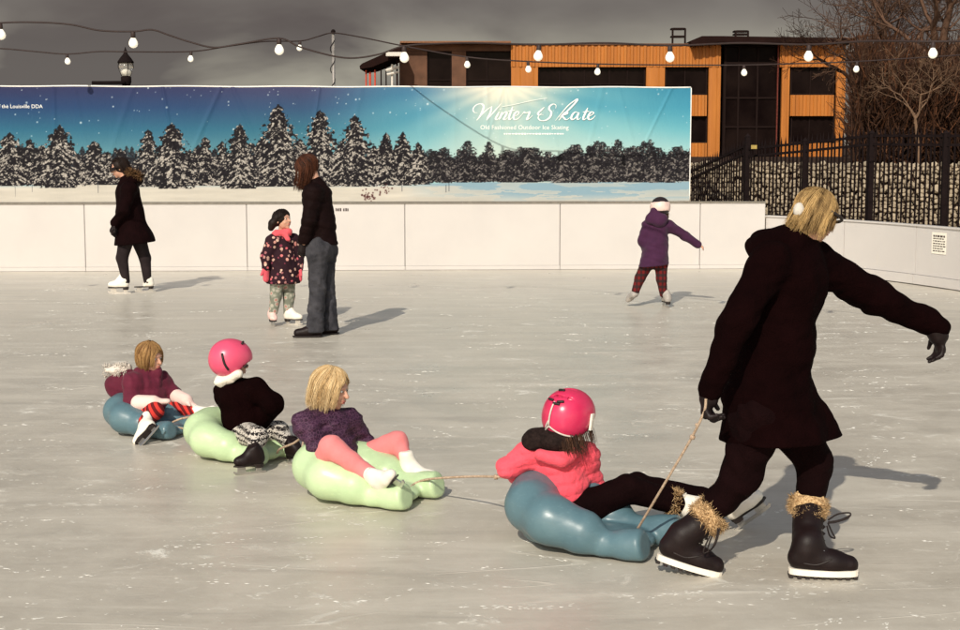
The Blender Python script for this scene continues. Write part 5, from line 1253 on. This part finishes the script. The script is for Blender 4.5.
sobj('collar', warp(su(.02, cone(p(221, 381, -.03), p(238, 374, -.08), .034, .026), cone(p(221, 381, -.03), p(224, 376, .06), .030, .026)), .004, 70, 72), .006, FLEE, Kc)
sobj('leggings', su(.02, limb(J['hR'], J['kR'], J['aR'], .080, .056, .029), limb(J['hL'], J['kL'], J['aL'], .076, .054, .029), cone(J['hR'], J['hL'], .082, .082)), .007, PATT, K)
standing_skate(250, 478, D - .43, V(-.86, -.50, 0), .185, K, BLACKL, J['aR'] + V(0, 0, .02), lace=LACE)
standing_skate(296, 470, D - .21, V(.70, -.70, 0), .175, K, BLACKL, J['aL'] + V(0, 0, .02), lace=LACE)
C = J['head'][0]; HP4, t = newmat('rose_helmet_shell', .32, .5); t.base(t.ramp(t.noise(t.coord(), 8, 4), [(.3, (.62, .065, .14)), (.7, (.70, .085, .165))]))
hm = helmet(C, F4, U4, .205, HP4, K)
Fq, Uq, Rq = frame(F4, U4); q = lambda r, f, u: C + (Rq * r + Fq * f + Uq * u) * .205
oh4 = su(.02, ell(q(0, -.05, .13), (.505 * .205, .605 * .205, .505 * .205), [Rq, Fq, Uq]), ell(q(0, -.14, -.02), (.475 * .205, .485 * .205, .405 * .205), [Rq, Fq, Uq]))
mbx = MB()
for pts in ([(.30, -.40, .22), (.36, -.34, .0), (.42, -.26, -.16)], [(.48, .20, -.10), (.46, .34, -.04)], [(.30, .1, .52), (.16, .2, .58)]):
    mbx = MB(); mbx.tube([onto(q(*x), oh4, .002) for x in catmull(pts, 5)], .0068, 5); mbx.out('vent_mark', BSOLE, hm, True)

# ---- 5. girl in the maroon jacket
D = 8.98; p = lambda x, y, d=0.0: P(x, y, D + d)
K = person_root(152, 433, 'girl in maroon jacket with striped socks riding a blue sled')
MAROON = cloth('maroon_nylon', (.105, .013, .030), .7, .2, .5, .08)
m, t = newmat('striped_socks', .9, .15); w1 = t.n('ShaderNodeTexWave', {'Vector': t.coord((1, 1, 1), 'Object', (0, R(35), 0)), 'Scale': 9.0, 'Distortion': .6}, bands_direction='X').outputs['Fac']
t.base(t.ramp(w1, [(.40, (.62, .045, .035)), (.50, (.12, .012, .014))])); STRP = m
PALEP = cloth('pale_pink_mitten', (.78, .56, .50), .9, .08, .3)
F5, U5 = V(.86, -.45, -.16), V(.10, -.08, 1)
J = dict(head=(p(150, 357, 0), F5, U5, .178), neck=p(148, 375, .01), sR=p(132, 383, -.08), sL=p(161, 381, .07), eR=p(131, 402, -.14), wR=p(146, 403, -.20), eL=p(173, 394, .05), wL=p(184, 400, -.02),
         hR=p(142, 416, -.08), hL=p(160, 413, .06), kR=p(155, 411, -.26), kL=p(181, 407, .0), aR=p(145, 422, -.34), aL=p(194, 413, -.05), tR=V(-.6, -.4, -.5), tL=V(.7, -.3, .6), handR=V(1, -.1, .05), handL=V(.8, -.2, -.5))
Kb = sobj('body', body_sdf(J, .62, False), .0055, SKIN, K); face_bits(*J['head'], Kb)
jk = su(.035, cone(p(147, 388, 0), p(150, 404, 0), .100, .108), cone(p(150, 404, 0), p(152, 414, 0), .108, .095), cone(J['sR'], J['sL'], .054, .052), limb(J['sR'], J['eR'], J['wR'], .056, .048, .030), limb(J['sL'], J['eL'], J['wL'], .054, .044, .028), cone(p(140, 373, 0), p(156, 372, 0), .04, .04))
Kc = sobj('jacket', quilt(cut(warp(jk, .004, 45, 81), p(150, 413, 0), V(0, 0, -1), .012), V(0, 0, 1), .055, .004), .007, MAROON, K)
sobj('hood', warp(su(.03, cone(p(115, 385, .02), p(128, 378, .02), .062, .058), cone(p(116, 391, .03), p(126, 388, .0), .045, .05)), .003, 50, 82), .007, MAROON, Kc)
rg = np.random.RandomState(9); FURW, t = newmat('white_fur', .95, .1); t.base((.66, .60, .53)); rt = []; dr = []
for i in range(420):
    k = rg.rand(); b = p(104 + 24 * k, 371 - 2 * k, .02 + .14 * math.sin(k * 6) * .3); an = rg.uniform(0, 6.283); dv = V(0, math.cos(an), math.sin(an)); rt.append(b + dv * .028); dr.append(dv + V(-.3, 0, 0))
ft = sobj('fur_collar', warp(su(.02, cone(p(107, 371, .02), p(116, 370, .02), .018, .030), cone(p(116, 370, .02), p(128, 368, .02), .030, .026)), .006, 70, 4), .006, FURW, Kc); spikes('fur_tuft', rt, dr, .028, .003, FURW, ft, 5)
sobj('glove', su(.02, cone(p(139, 403, -.175), p(153, 403, -.205), .049, .045), mitten_sdf(p(152, 402, -.20), V(1, 0, .05), V(0, 0, -1), .115, 1)), .0055, PALEP, K)
sobj('glove', su(.02, cone(p(177, 396.5, .02), p(186, 400.5, -.02), .045, .041), mitten_sdf(p(185, 400, -.02), V(.85, -.2, -.5), V(-.4, 0, -1), .105, -1)), .0055, PALEP, K)
sobj('socks', su(.02, limb(J['hR'], J['kR'], J['aR'], .070, .050, .040), limb(J['hL'], J['kL'], J['aL'], .066, .048, .038), cone(J['hR'], J['hL'], .072, .072)), .006, STRP, K)
skate(J['aR'] + V(.01, -.03, -.01), V(-.64, -.22, -.72), V(-.55, .80, .25), .185, K, WBOOT, BSOLE, J['aR'] + V(.01, .02, .03)); skate(J['aL'] + V(.02, 0, 0), V(.72, -.3, .62), V(-.6, 0, .7), .18, K, WBOOT, BSOLE, J['aL'])
hair_strands(*J['head'], 1000, .075, HONEY, K, 15, 44, .18, .0020, 100, .35, 1.08, None, .008, lenvar=.12)

# ---- 6. skater in the long black parka
D = G(131, 293)[1]; p = lambda x, y, d=0.0: P(x, y, D + d)
K = person_root(131, 293, 'woman in black knee length parka and sunglasses gliding on white skates')
F6, U6 = V(-.95, -.10, -.28), V(-.25, 0, .97)
J = dict(head=(p(119.5, 168, 0), F6, U6, .215), neck=p(126, 180, 0), sR=p(130, 189, .16), sL=p(129, 189, -.14), eR=p(126, 212, .20), wR=p(118, 226, .16), eL=p(124, 211, -.20), wL=p(115, 223, -.17),
         hR=p(136, 232, .08), hL=p(128, 232, -.07), kR=p(145, 258, .08), kL=p(122, 258, -.07), aR=p(147.5, 281, .08), aL=p(126, 281, -.07), tR=V(-1, 0, 0), tL=V(-1, 0, 0), handL=V(-.45, 0, -.9), handR=V(-.4, 0, -.9))
Kb = sobj('body', body_sdf(J, .95, False), .009, SKIN, K); face_bits(*J['head'], Kb)
ct = su(.05, cone(p(128, 192, 0), p(130, 215, 0), .135, .150), cone(p(130, 215, 0), p(135, 243, 0), .150, .225), cone(p(135, 243, 0), p(137, 255, 0), .225, .24), cone(J['sL'], J['sR'], .075, .075), limb(J['sL'], J['eL'], J['wL'], .078, .068, .055), limb(J['sR'], J['eR'], J['wR'], .078, .068, .055), cone(p(126, 180, 0), p(128, 190, 0), .07, .12))
ct = hollow(cut(warp(ct, .006, 26, 91, (1, 1, .6)), p(135, 243.5, 0), V(.10, 0, -1), .012), .03, p(135, 243.5, 0), V(.10, 0, -1)); Kc = sobj('parka', ct, .010, BLACKN, K)
sobj('hood', warp(su(.03, cone(p(133, 179, -.06), p(137, 180, .06), .075, .075), cone(p(128, 178, 0), p(134, 178, 0), .07, .07)), .004, 40, 92), .010, BLACKN, Kc)
rg = np.random.RandomState(14); rt = []; dr = []; FURB, t = newmat('brown_fur', .95, .1); at_ = t.n('ShaderNodeAttribute', attribute_name='tone'); t.base(t.mix(at_.outputs['Fac'], (.03, .014, .007), (.22, .12, .055)))
for i in range(300):
    k = rg.rand(); b = p(127 + 15 * k, 171 + 5.5 * k, -.12 + .05 * k); an = rg.uniform(0, 6.283); dv = V(.3 * math.cos(an), math.cos(an), math.sin(an)); rt.append(b + dv * .02); dr.append(dv)
ft = spikes('fur_trim', rt, dr, .055, .007, FURB, Kc, 3)
sobj('leggings', su(.03, limb(J['hL'], J['kL'], J['aL'], .10, .068, .046), limb(J['hR'], J['kR'], J['aR'], .10, .068, .046), cone(J['hL'], J['hR'], .11, .11)), .010, GREYT, K)
sobj('glove', hand_sdf(J['wL'], V(-.45, 0, -.9), V(.7, .4, -.3), .19, .7, 1), .007, BLACKL, K); sobj('glove', hand_sdf(J['wR'], V(-.4, 0, -.9), V(.7, -.4, -.3), .18, .7, -1), .008, BLACKL, K)
standing_skate(119.5, 293, D - .07, V(-1, -.08, 0), .27, K, WBOOT, J['aL'] + V(0, 0, .02)); standing_skate(145, 293, D + .08, V(-1, -.2, 0), .25, K, WBOOT, J['aR'] + V(0, 0, .02))
hair_strands(*J['head'], 420, .10, DKHAIR, K, 16, 88, .1, .004, 105, .1, 1.13, V(.45, 0, -.9), .012, frth=46, facer=(.46, .42, .56, -.10))
Fq, Uq, Rq = frame(F6, U6); C = J['head'][0]; q = lambda r, f, u: C + (Rq * r + Fq * f + Uq * u) * .215
gl = MB()
for sg in (-1, 1): gl.obox(q(.17 * sg, .46, .02), Rq * .036, Fq * .010 + Rq * (-.010 * sg), Uq * .024); gl.obox(q(.36 * sg, .32, .02), Fq * .030, Rq * .004, Uq * .020); gl.tube([q(.37 * sg, .38, .04), q(.43 * sg, .0, .04)], .006, 5)
gl.tube([q(-.05, .455, .045), q(.05, .455, .045)], .004, 5); gl.out('sunglasses', BLACKL, K, False)

# ---- 7. little girl in the floral coat
D = G(284, 325)[1]; p = lambda x, y, d=0.0: P(x, y, D + d)
K = person_root(284, 325, 'little girl in dark floral coat with pink mittens standing on skates')
m, t = newmat('floral_coat', .85, .2); v = t.coord(); vo = t.n('ShaderNodeTexVoronoi', {'Vector': v, 'Scale': 23.0, 'Randomness': .9}); d = t.math('ADD', vo.outputs['Distance'], t.math('MULTIPLY', t.noise(v, 70, 2), .30))
c = t.mix(t.ramp(d, [(.44, 1.0), (.50, 0.0)]), (.022, .007, .012), t.ramp(vo.outputs['Color'], [(.2, (.50, .10, .12)), (.5, (.62, .42, .32)), (.8, (.22, .04, .07))])); t.base(c); FLOR = m
m, t = newmat('floral_leggings', .9, .2); v = t.coord(); vo = t.n('ShaderNodeTexVoronoi', {'Vector': v, 'Scale': 22.0}); t.base(t.ramp(t.math('ADD', vo.outputs['Distance'], t.math('MULTIPLY', t.noise(v, 50, 3), .4)), [(.46, (.40, .20, .17)), (.54, (.42, .40, .33)), (.80, (.17, .18, .14))])); FLEG = m
MITP = cloth('pink_mitten', (.66, .10, .13), .9, .1, .3); SCARF = cloth('pink_scarf', (.70, .10, .12), .95, .15, .7)
F7, U7 = V(.80, -.55, .16), V(-.10, .08, 1)
J = dict(head=(p(282.5, 220, 0), F7, U7, .195), neck=p(282, 234, .02), sR=p(272, 241, -.06), sL=p(293, 240, .06), eR=p(266, 256, -.09), wR=p(266, 267, -.12), eL=p(299, 254, .08), wL=p(299.5, 267, .02),
         hR=p(277, 278, -.04), hL=p(288, 278, .04), kR=p(276, 296, -.05), kL=p(289, 296, .03), aR=p(273.5, 311, -.05), aL=p(288, 313, .02), tR=V(.3, -1, 0), tL=V(1, -.3, 0))
Kb = sobj('body', body_sdf(J, .62, False), .0065, SKIN, K); face_bits(*J['head'], Kb)
ct = su(.04, cone(p(282, 243, 0), p(283, 260, 0), .095, .120), cone(p(283, 260, 0), p(283, 284, 0), .120, .170), cone(J['sR'], J['sL'], .055, .055), limb(J['sR'], J['eR'], J['wR'], .058, .054, .044), limb(J['sL'], J['eL'], J['wL'], .058, .052, .042))
Kc = sobj('coat', hollow(cut(warp(ct, .004, 40, 101), p(283, 283, 0), V(0, 0, -1), .012), .025, p(283, 283, 0), V(0, 0, -1)), .008, FLOR, K)
sobj('scarf', warp(su(.02, cone(p(276, 234, -.05), p(289, 232, -.04), .038, .034), cone(p(276, 234, -.05), p(280, 233, .06), .036, .036), cone(p(285, 234, -.06), p(288, 239, -.09), .030, .022)), .004, 70, 102), .007, SCARF, K)
sobj('mitten', mitten_sdf(J['wR'], V(0, -.1, -1), V(.6, -.6, 0), .15, 1), .006, MITP, K); sobj('mitten', mitten_sdf(J['wL'], V(.02, 0, -1), V(-.8, -.3, 0), .15, -1), .006, MITP, K)
sobj('leggings', su(.02, limb(J['hR'], J['kR'], J['aR'], .072, .056, .044), limb(J['hL'], J['kL'], J['aL'], .072, .056, .044), cone(J['hR'], J['hL'], .08, .08)), .008, FLEG, K)
PKB = plain('pinkish_boot', (.76, .52, .47), .5, .4, var=.1)
standing_skate(273, 325, D - .06, V(.35, -.95, 0), .20, K, PKB, J['aR'] + V(0, 0, .01)); standing_skate(293, 326, D, V(.98, -.25, 0), .205, K, WBOOT, J['aL'] + V(0, 0, .01))
bun = ell(p(272, 223, -.02), (.034, .034, .034))
hair_strands(*J['head'], 380, .03, DKHAIR, K, 17, 66, .15, .0035, 96, .2, 1.08, V(-.5, 0, -.8), .008, extra=su(.03, bun, cone(p(277, 218, -.02), p(271, 228, -.02), .04, .03)))

# ---- 8. woman in jeans
D = G(318, 336)[1]; p = lambda x, y, d=0.0: P(x, y, D + d)
K = person_root(320, 336, 'auburn haired woman in dark quilted jacket and jeans beside the little girl')
m, t = newmat('denim', .9, .2); v = t.coord(); n = t.noise(v, 7, 5, .65); t.base(t.ramp(n, [(.3, (.018, .018, .022)), (.7, (.060, .058, .066))])); t.bump(t.math('ADD', t.noise(t.coord((1, 1, .8)), 22, 4, .6, .8), t.math('MULTIPLY', t.noise(v, 300, 2), .1)), .55, .015); DENIM = m
QBLK = cloth('dark_quilted_nylon', (.0075, .0028, .0028), .7, .3, .5, .0, spec=.06)
F8, U8 = V(-.78, .22, -.58), V(-.50, .12, .85)
J = dict(head=(p(307, 168, 0), F8, U8, .215), neck=p(315, 183, 0), sL=p(313, 193, -.15), sR=p(318, 193, .16), eL=p(309, 219, -.19), wL=p(303.5, 243, -.14), eR=p(311, 218, .18), wR=p(303, 242, .10),
         hL=p(317, 250, -.08), hR=p(325, 250, .08), kL=p(317.5, 289, -.08), kR=p(327, 289, .08), aL=p(315.5, 326, -.08), aR=p(330, 325, .09), tL=V(-1, -.1, 0), tR=V(-.9, -.3, 0), handL=V(-.15, .1, -1), handR=V(-.1, .1, -1), palmL=V(-.4, .8, 0), palmR=V(.2, -.9, 0))
Kb = sobj('body', body_sdf(J, .95, False), .0085, SKIN, K); face_bits(*J['head'], Kb)
ct = su(.05, cone(p(317, 196, 0), p(320, 222, 0), .135, .130), cone(p(320, 222, 0), p(322, 246, 0), .130, .140), cone(J['sL'], J['sR'], .075, .075), limb(J['sL'], J['eL'], J['wL'], .078, .064, .052), limb(J['sR'], J['eR'], J['wR'], .078, .064, .052), cone(p(315, 183, 0), p(316, 193, 0), .065, .11))
sobj('jacket', hollow(cut(quilt(warp(ct, .004, 30, 111), V(.25, 0, 1), .075, .008, 3), p(321, 244, 0), V(-.05, 0, -1), .012), .025, p(321, 244, 0), V(0, 0, -1)), .0085, QBLK, K)
jn = su(.03, cone(J['hL'], J['kL'], .098, .072), cone(J['kL'], p(314.5, 333, -.08), .072, .083), cone(J['hR'], J['kR'], .098, .070), cone(J['kR'], p(330, 331, .09), .070, .080), cone(p(319, 246, -.05), p(323, 246, .05), .120, .120), cone(J['hL'], J['hR'], .112, .112))
sobj('jeans', cut(warp(warp(jn, .005, 38, 112, (1, 1, 1.4)), .003, 90, 113), V(0, 0, .045), V(0, 0, -1), .01), .0085, DENIM, K)
for gp, f in (((308, 337.5, D - .10), V(-1, -.15, 0)), ((325, 334, D + .09), V(-.92, -.3, 0))):
    g = P(*gp); g[2] = 0; f = unit(f); sh = sobj('shoe', cut(su(.02, cone(g - f * .02 + V(0, 0, .055), g + f * .09 + V(0, 0, .042), .044, .038), cone(g - f * .09 + V(0, 0, .055), g + V(0, 0, .06), .042, .046)), V(0, 0, .02), V(0, 0, -1)), .007, BLACKL, K)
    sobj('sole', cone(g - f * .09 + V(0, 0, .012), g + f * .10 + V(0, 0, .012), .048, .044, (V(0, 0, 1), 4.5)), .006, BSOLE, sh)
sobj('glove', hand_sdf(J['wL'] + V(0, 0, .01), V(-.1, .1, -1), V(-.3, .8, 0), .185, .8, 1), .007, BLACKL, K); sobj('glove', hand_sdf(J['wR'] + V(0, 0, .01), V(-.1, .1, -1), V(.2, -.9, 0), .185, .8, -1), .008, BLACKL, K)
hair_strands(*J['head'], 700, .20, AUBURN, K, 18, 40, .12, .0035, 100, .15, 1.12, V(-.25, 0, -.97), .014)

# ---- 9. skating girl in the purple coat
D = G(655, 307)[1]; p = lambda x, y, d=0.0: P(x, y, D + d)
K = person_root(652, 308, 'girl in purple coat and tartan leggings skating with one arm out')
PCOAT = cloth('purple_coat_cloth', (.046, .013, .040), .8, .15, .4, .1)
m, t = newmat('tartan', .9, .2); v = t.coord(); cx_ = t.n('ShaderNodeTexWave', {'Vector': v, 'Scale': 7.0}, bands_direction='X').outputs['Fac']; cz_ = t.n('ShaderNodeTexWave', {'Vector': v, 'Scale': 5.0, 'Distortion': .3}, bands_direction='Z').outputs['Fac']
t.base(t.mix(t.ramp(cz_, [(.5, 0.0), (.58, .8)]), t.mix(t.ramp(cx_, [(.55, 0.0), (.62, .7)]), (.125, .010, .010), (.016, .008, .008)), (.020, .015, .015))); TART = m
F9, U9 = V(.25, .95, -.12), V(-.05, .05, 1)
J = dict(head=(p(660.5, 209, .02), F9, U9, .19), neck=p(659, 220, 0), sL=p(648, 226, 0), sR=p(669, 226, .02), eL=p(643, 241, .02), wL=p(648, 252, .12), eR=p(685, 236, .06), wR=p(698, 244.5, .08),
         hL=p(648, 262, 0), hR=p(661, 262, 0), kL=p(640, 278, .03), kR=p(661.5, 279, -.02), aL=p(635.5, 291, .0), aR=p(663.5, 294, 0), tL=V(-.4, -.2, -.6), tR=V(.3, 1, 0), handR=V(.9, .1, -.5), handL=V(.3, .5, -.4))
Kb = sobj('body', body_sdf(J, .64), .0075, SKIN, K); face_bits(*J['head'], Kb)
ct = su(.04, cone(p(659, 228, 0), p(656, 246, 0), .100, .125), cone(p(656, 246, 0), p(653.5, 268, 0), .125, .165), cone(J['sL'], J['sR'], .058, .058), limb(J['sL'], J['eL'], J['wL'], .062, .058, .046), limb(J['sR'], J['eR'], J['wR'], .060, .050, .040))
Kc = sobj('coat', hollow(cut(warp(ct, .0045, 36, 121), p(654, 265.5, 0), V(.10, 0, -1), .012), .025, p(654, 265.5, 0), V(.1, 0, -1)), .0085, PCOAT, K)
sobj('hood', warp(su(.03, cone(p(651, 219, -.06), p(662, 219, -.08), .062, .062), cone(p(655, 212, -.06), p(659, 222, -.09), .055, .06)), .003, 50, 122), .008, PCOAT, Kc)
sobj('leggings', su(.02, limb(J['hL'], J['kL'], J['aL'], .074, .056, .042), limb(J['hR'], J['kR'], J['aR'], .074, .056, .042), cone(J['hL'], J['hR'], .08, .08)), .008, TART, K)
lg = unit(J['aL'] - J['kL']); skate(J['aL'] + lg * .03, V(-.55, .25, -.65), V(.35, -.62, .45), .21, K, GBOOT, BSOLE, J['aL'] - lg * .02)
standing_skate(666, 306.5, D, V(.25, -.95, 0) * -1, .21, K, GBOOT, J['aR'] + V(0, 0, .015))
DKH, t = newmat('dark_helmet_shell', .35, .5); t.base((.018, .011, .012)); PWH = plain('pale_helmet_band', (.72, .54, .48), .4, .4, var=.1, bump=0)
C = J['head'][0]; hm = helmet(C, F9, U9, .205, DKH, K, h=.0075)
Fq, Uq, Rq = frame(F9, U9); q = lambda r, f, u: C + (Rq * r + Fq * f + Uq * u) * .205
band = su(.02, ell(q(0, -.05, .13), (.525 * .205, .625 * .205, .525 * .205), [Rq, Fq, Uq]), ell(q(0, -.14, -.02), (.495 * .205, .505 * .205, .425 * .205), [Rq, Fq, Uq])); band = cut(cut(band, q(0, 0, .34), Uq), q(0, 0, -.16), -Uq)
band = sub(.003, band, su(.02, ell(q(0, -.05, .13), (.47 * .205, .57 * .205, .60 * .205), [Rq, Fq, Uq]), ell(q(0, -.14, -.02), (.45 * .205, .46 * .205, .6 * .205), [Rq, Fq, Uq]))); sobj('helmet_band', cut(band, q(0, .2, 0), Fq), .0065, PWH, hm)
hair_strands(C, F9, U9, .185, 160, .13, BRHAIR, K, 19, 60, .2, .006, 115, .1, .97, V(.25, -.1, -.95), .012, uc=False)

# ---- ropes
def rope(name, pts, r, label, knots=()):
    mbx = MB(); ln = catmull(pts, 10); mbx.tube(ln, r, 7)
    for k, rr in knots: c = np.asarray(k, float); mbx.add([c + V(*u_) * rr for u_ in [(x[0], x[1], x[2]) for x in ico_v]], ico_f)
    o = mbx.out(name, ROPEM, None, True, np.asarray(pts[-1], float)); return tag(o, label, 'rope', 'tow ropes between the sleds')
hp = lambda x, y, Y: P(x, y, Y)
rope('tow_rope', [hp(706, 399, 5.70), hp(704, 412, 5.72), hp(692, 437, 5.80), hp(668, 478, 5.95), hp(640, 525, 6.17), hp(634, 534, 6.20)], .0055, 'pale tow rope running from the gloved hand down to the front blue sled', [(hp(692.5, 437, 5.80), .013), (hp(697, 425, 5.77), .009)])
rope('tow_rope', [hp(540, 484, 6.64), hp(520, 479, 6.66), hp(500, 477, 6.62), hp(470, 476.5, 6.85), hp(430, 479, 7.1), hp(416, 483, 7.16), q3(.25, .01, .075)], .0058, 'tow rope tying the front blue sled to the green sled behind it', [(hp(496, 477, 6.64), .014)])
rope('tow_rope', [q3(-.37, 0, .09), hp(303, 440, 7.6), hp(292, 444, 7.75), hp(280, 449, 7.9), q4(.30, 0, .06)], .006, 'tow rope tying the two pale green sleds together')
rope('tow_rope', [q4(-.37, 0, .09), hp(200, 418, 8.55), hp(182, 418.5, 8.7), hp(170, 425, 8.75), q5(.30, 0, .06)], .006, 'tow rope tying the last blue sled to the green sled')
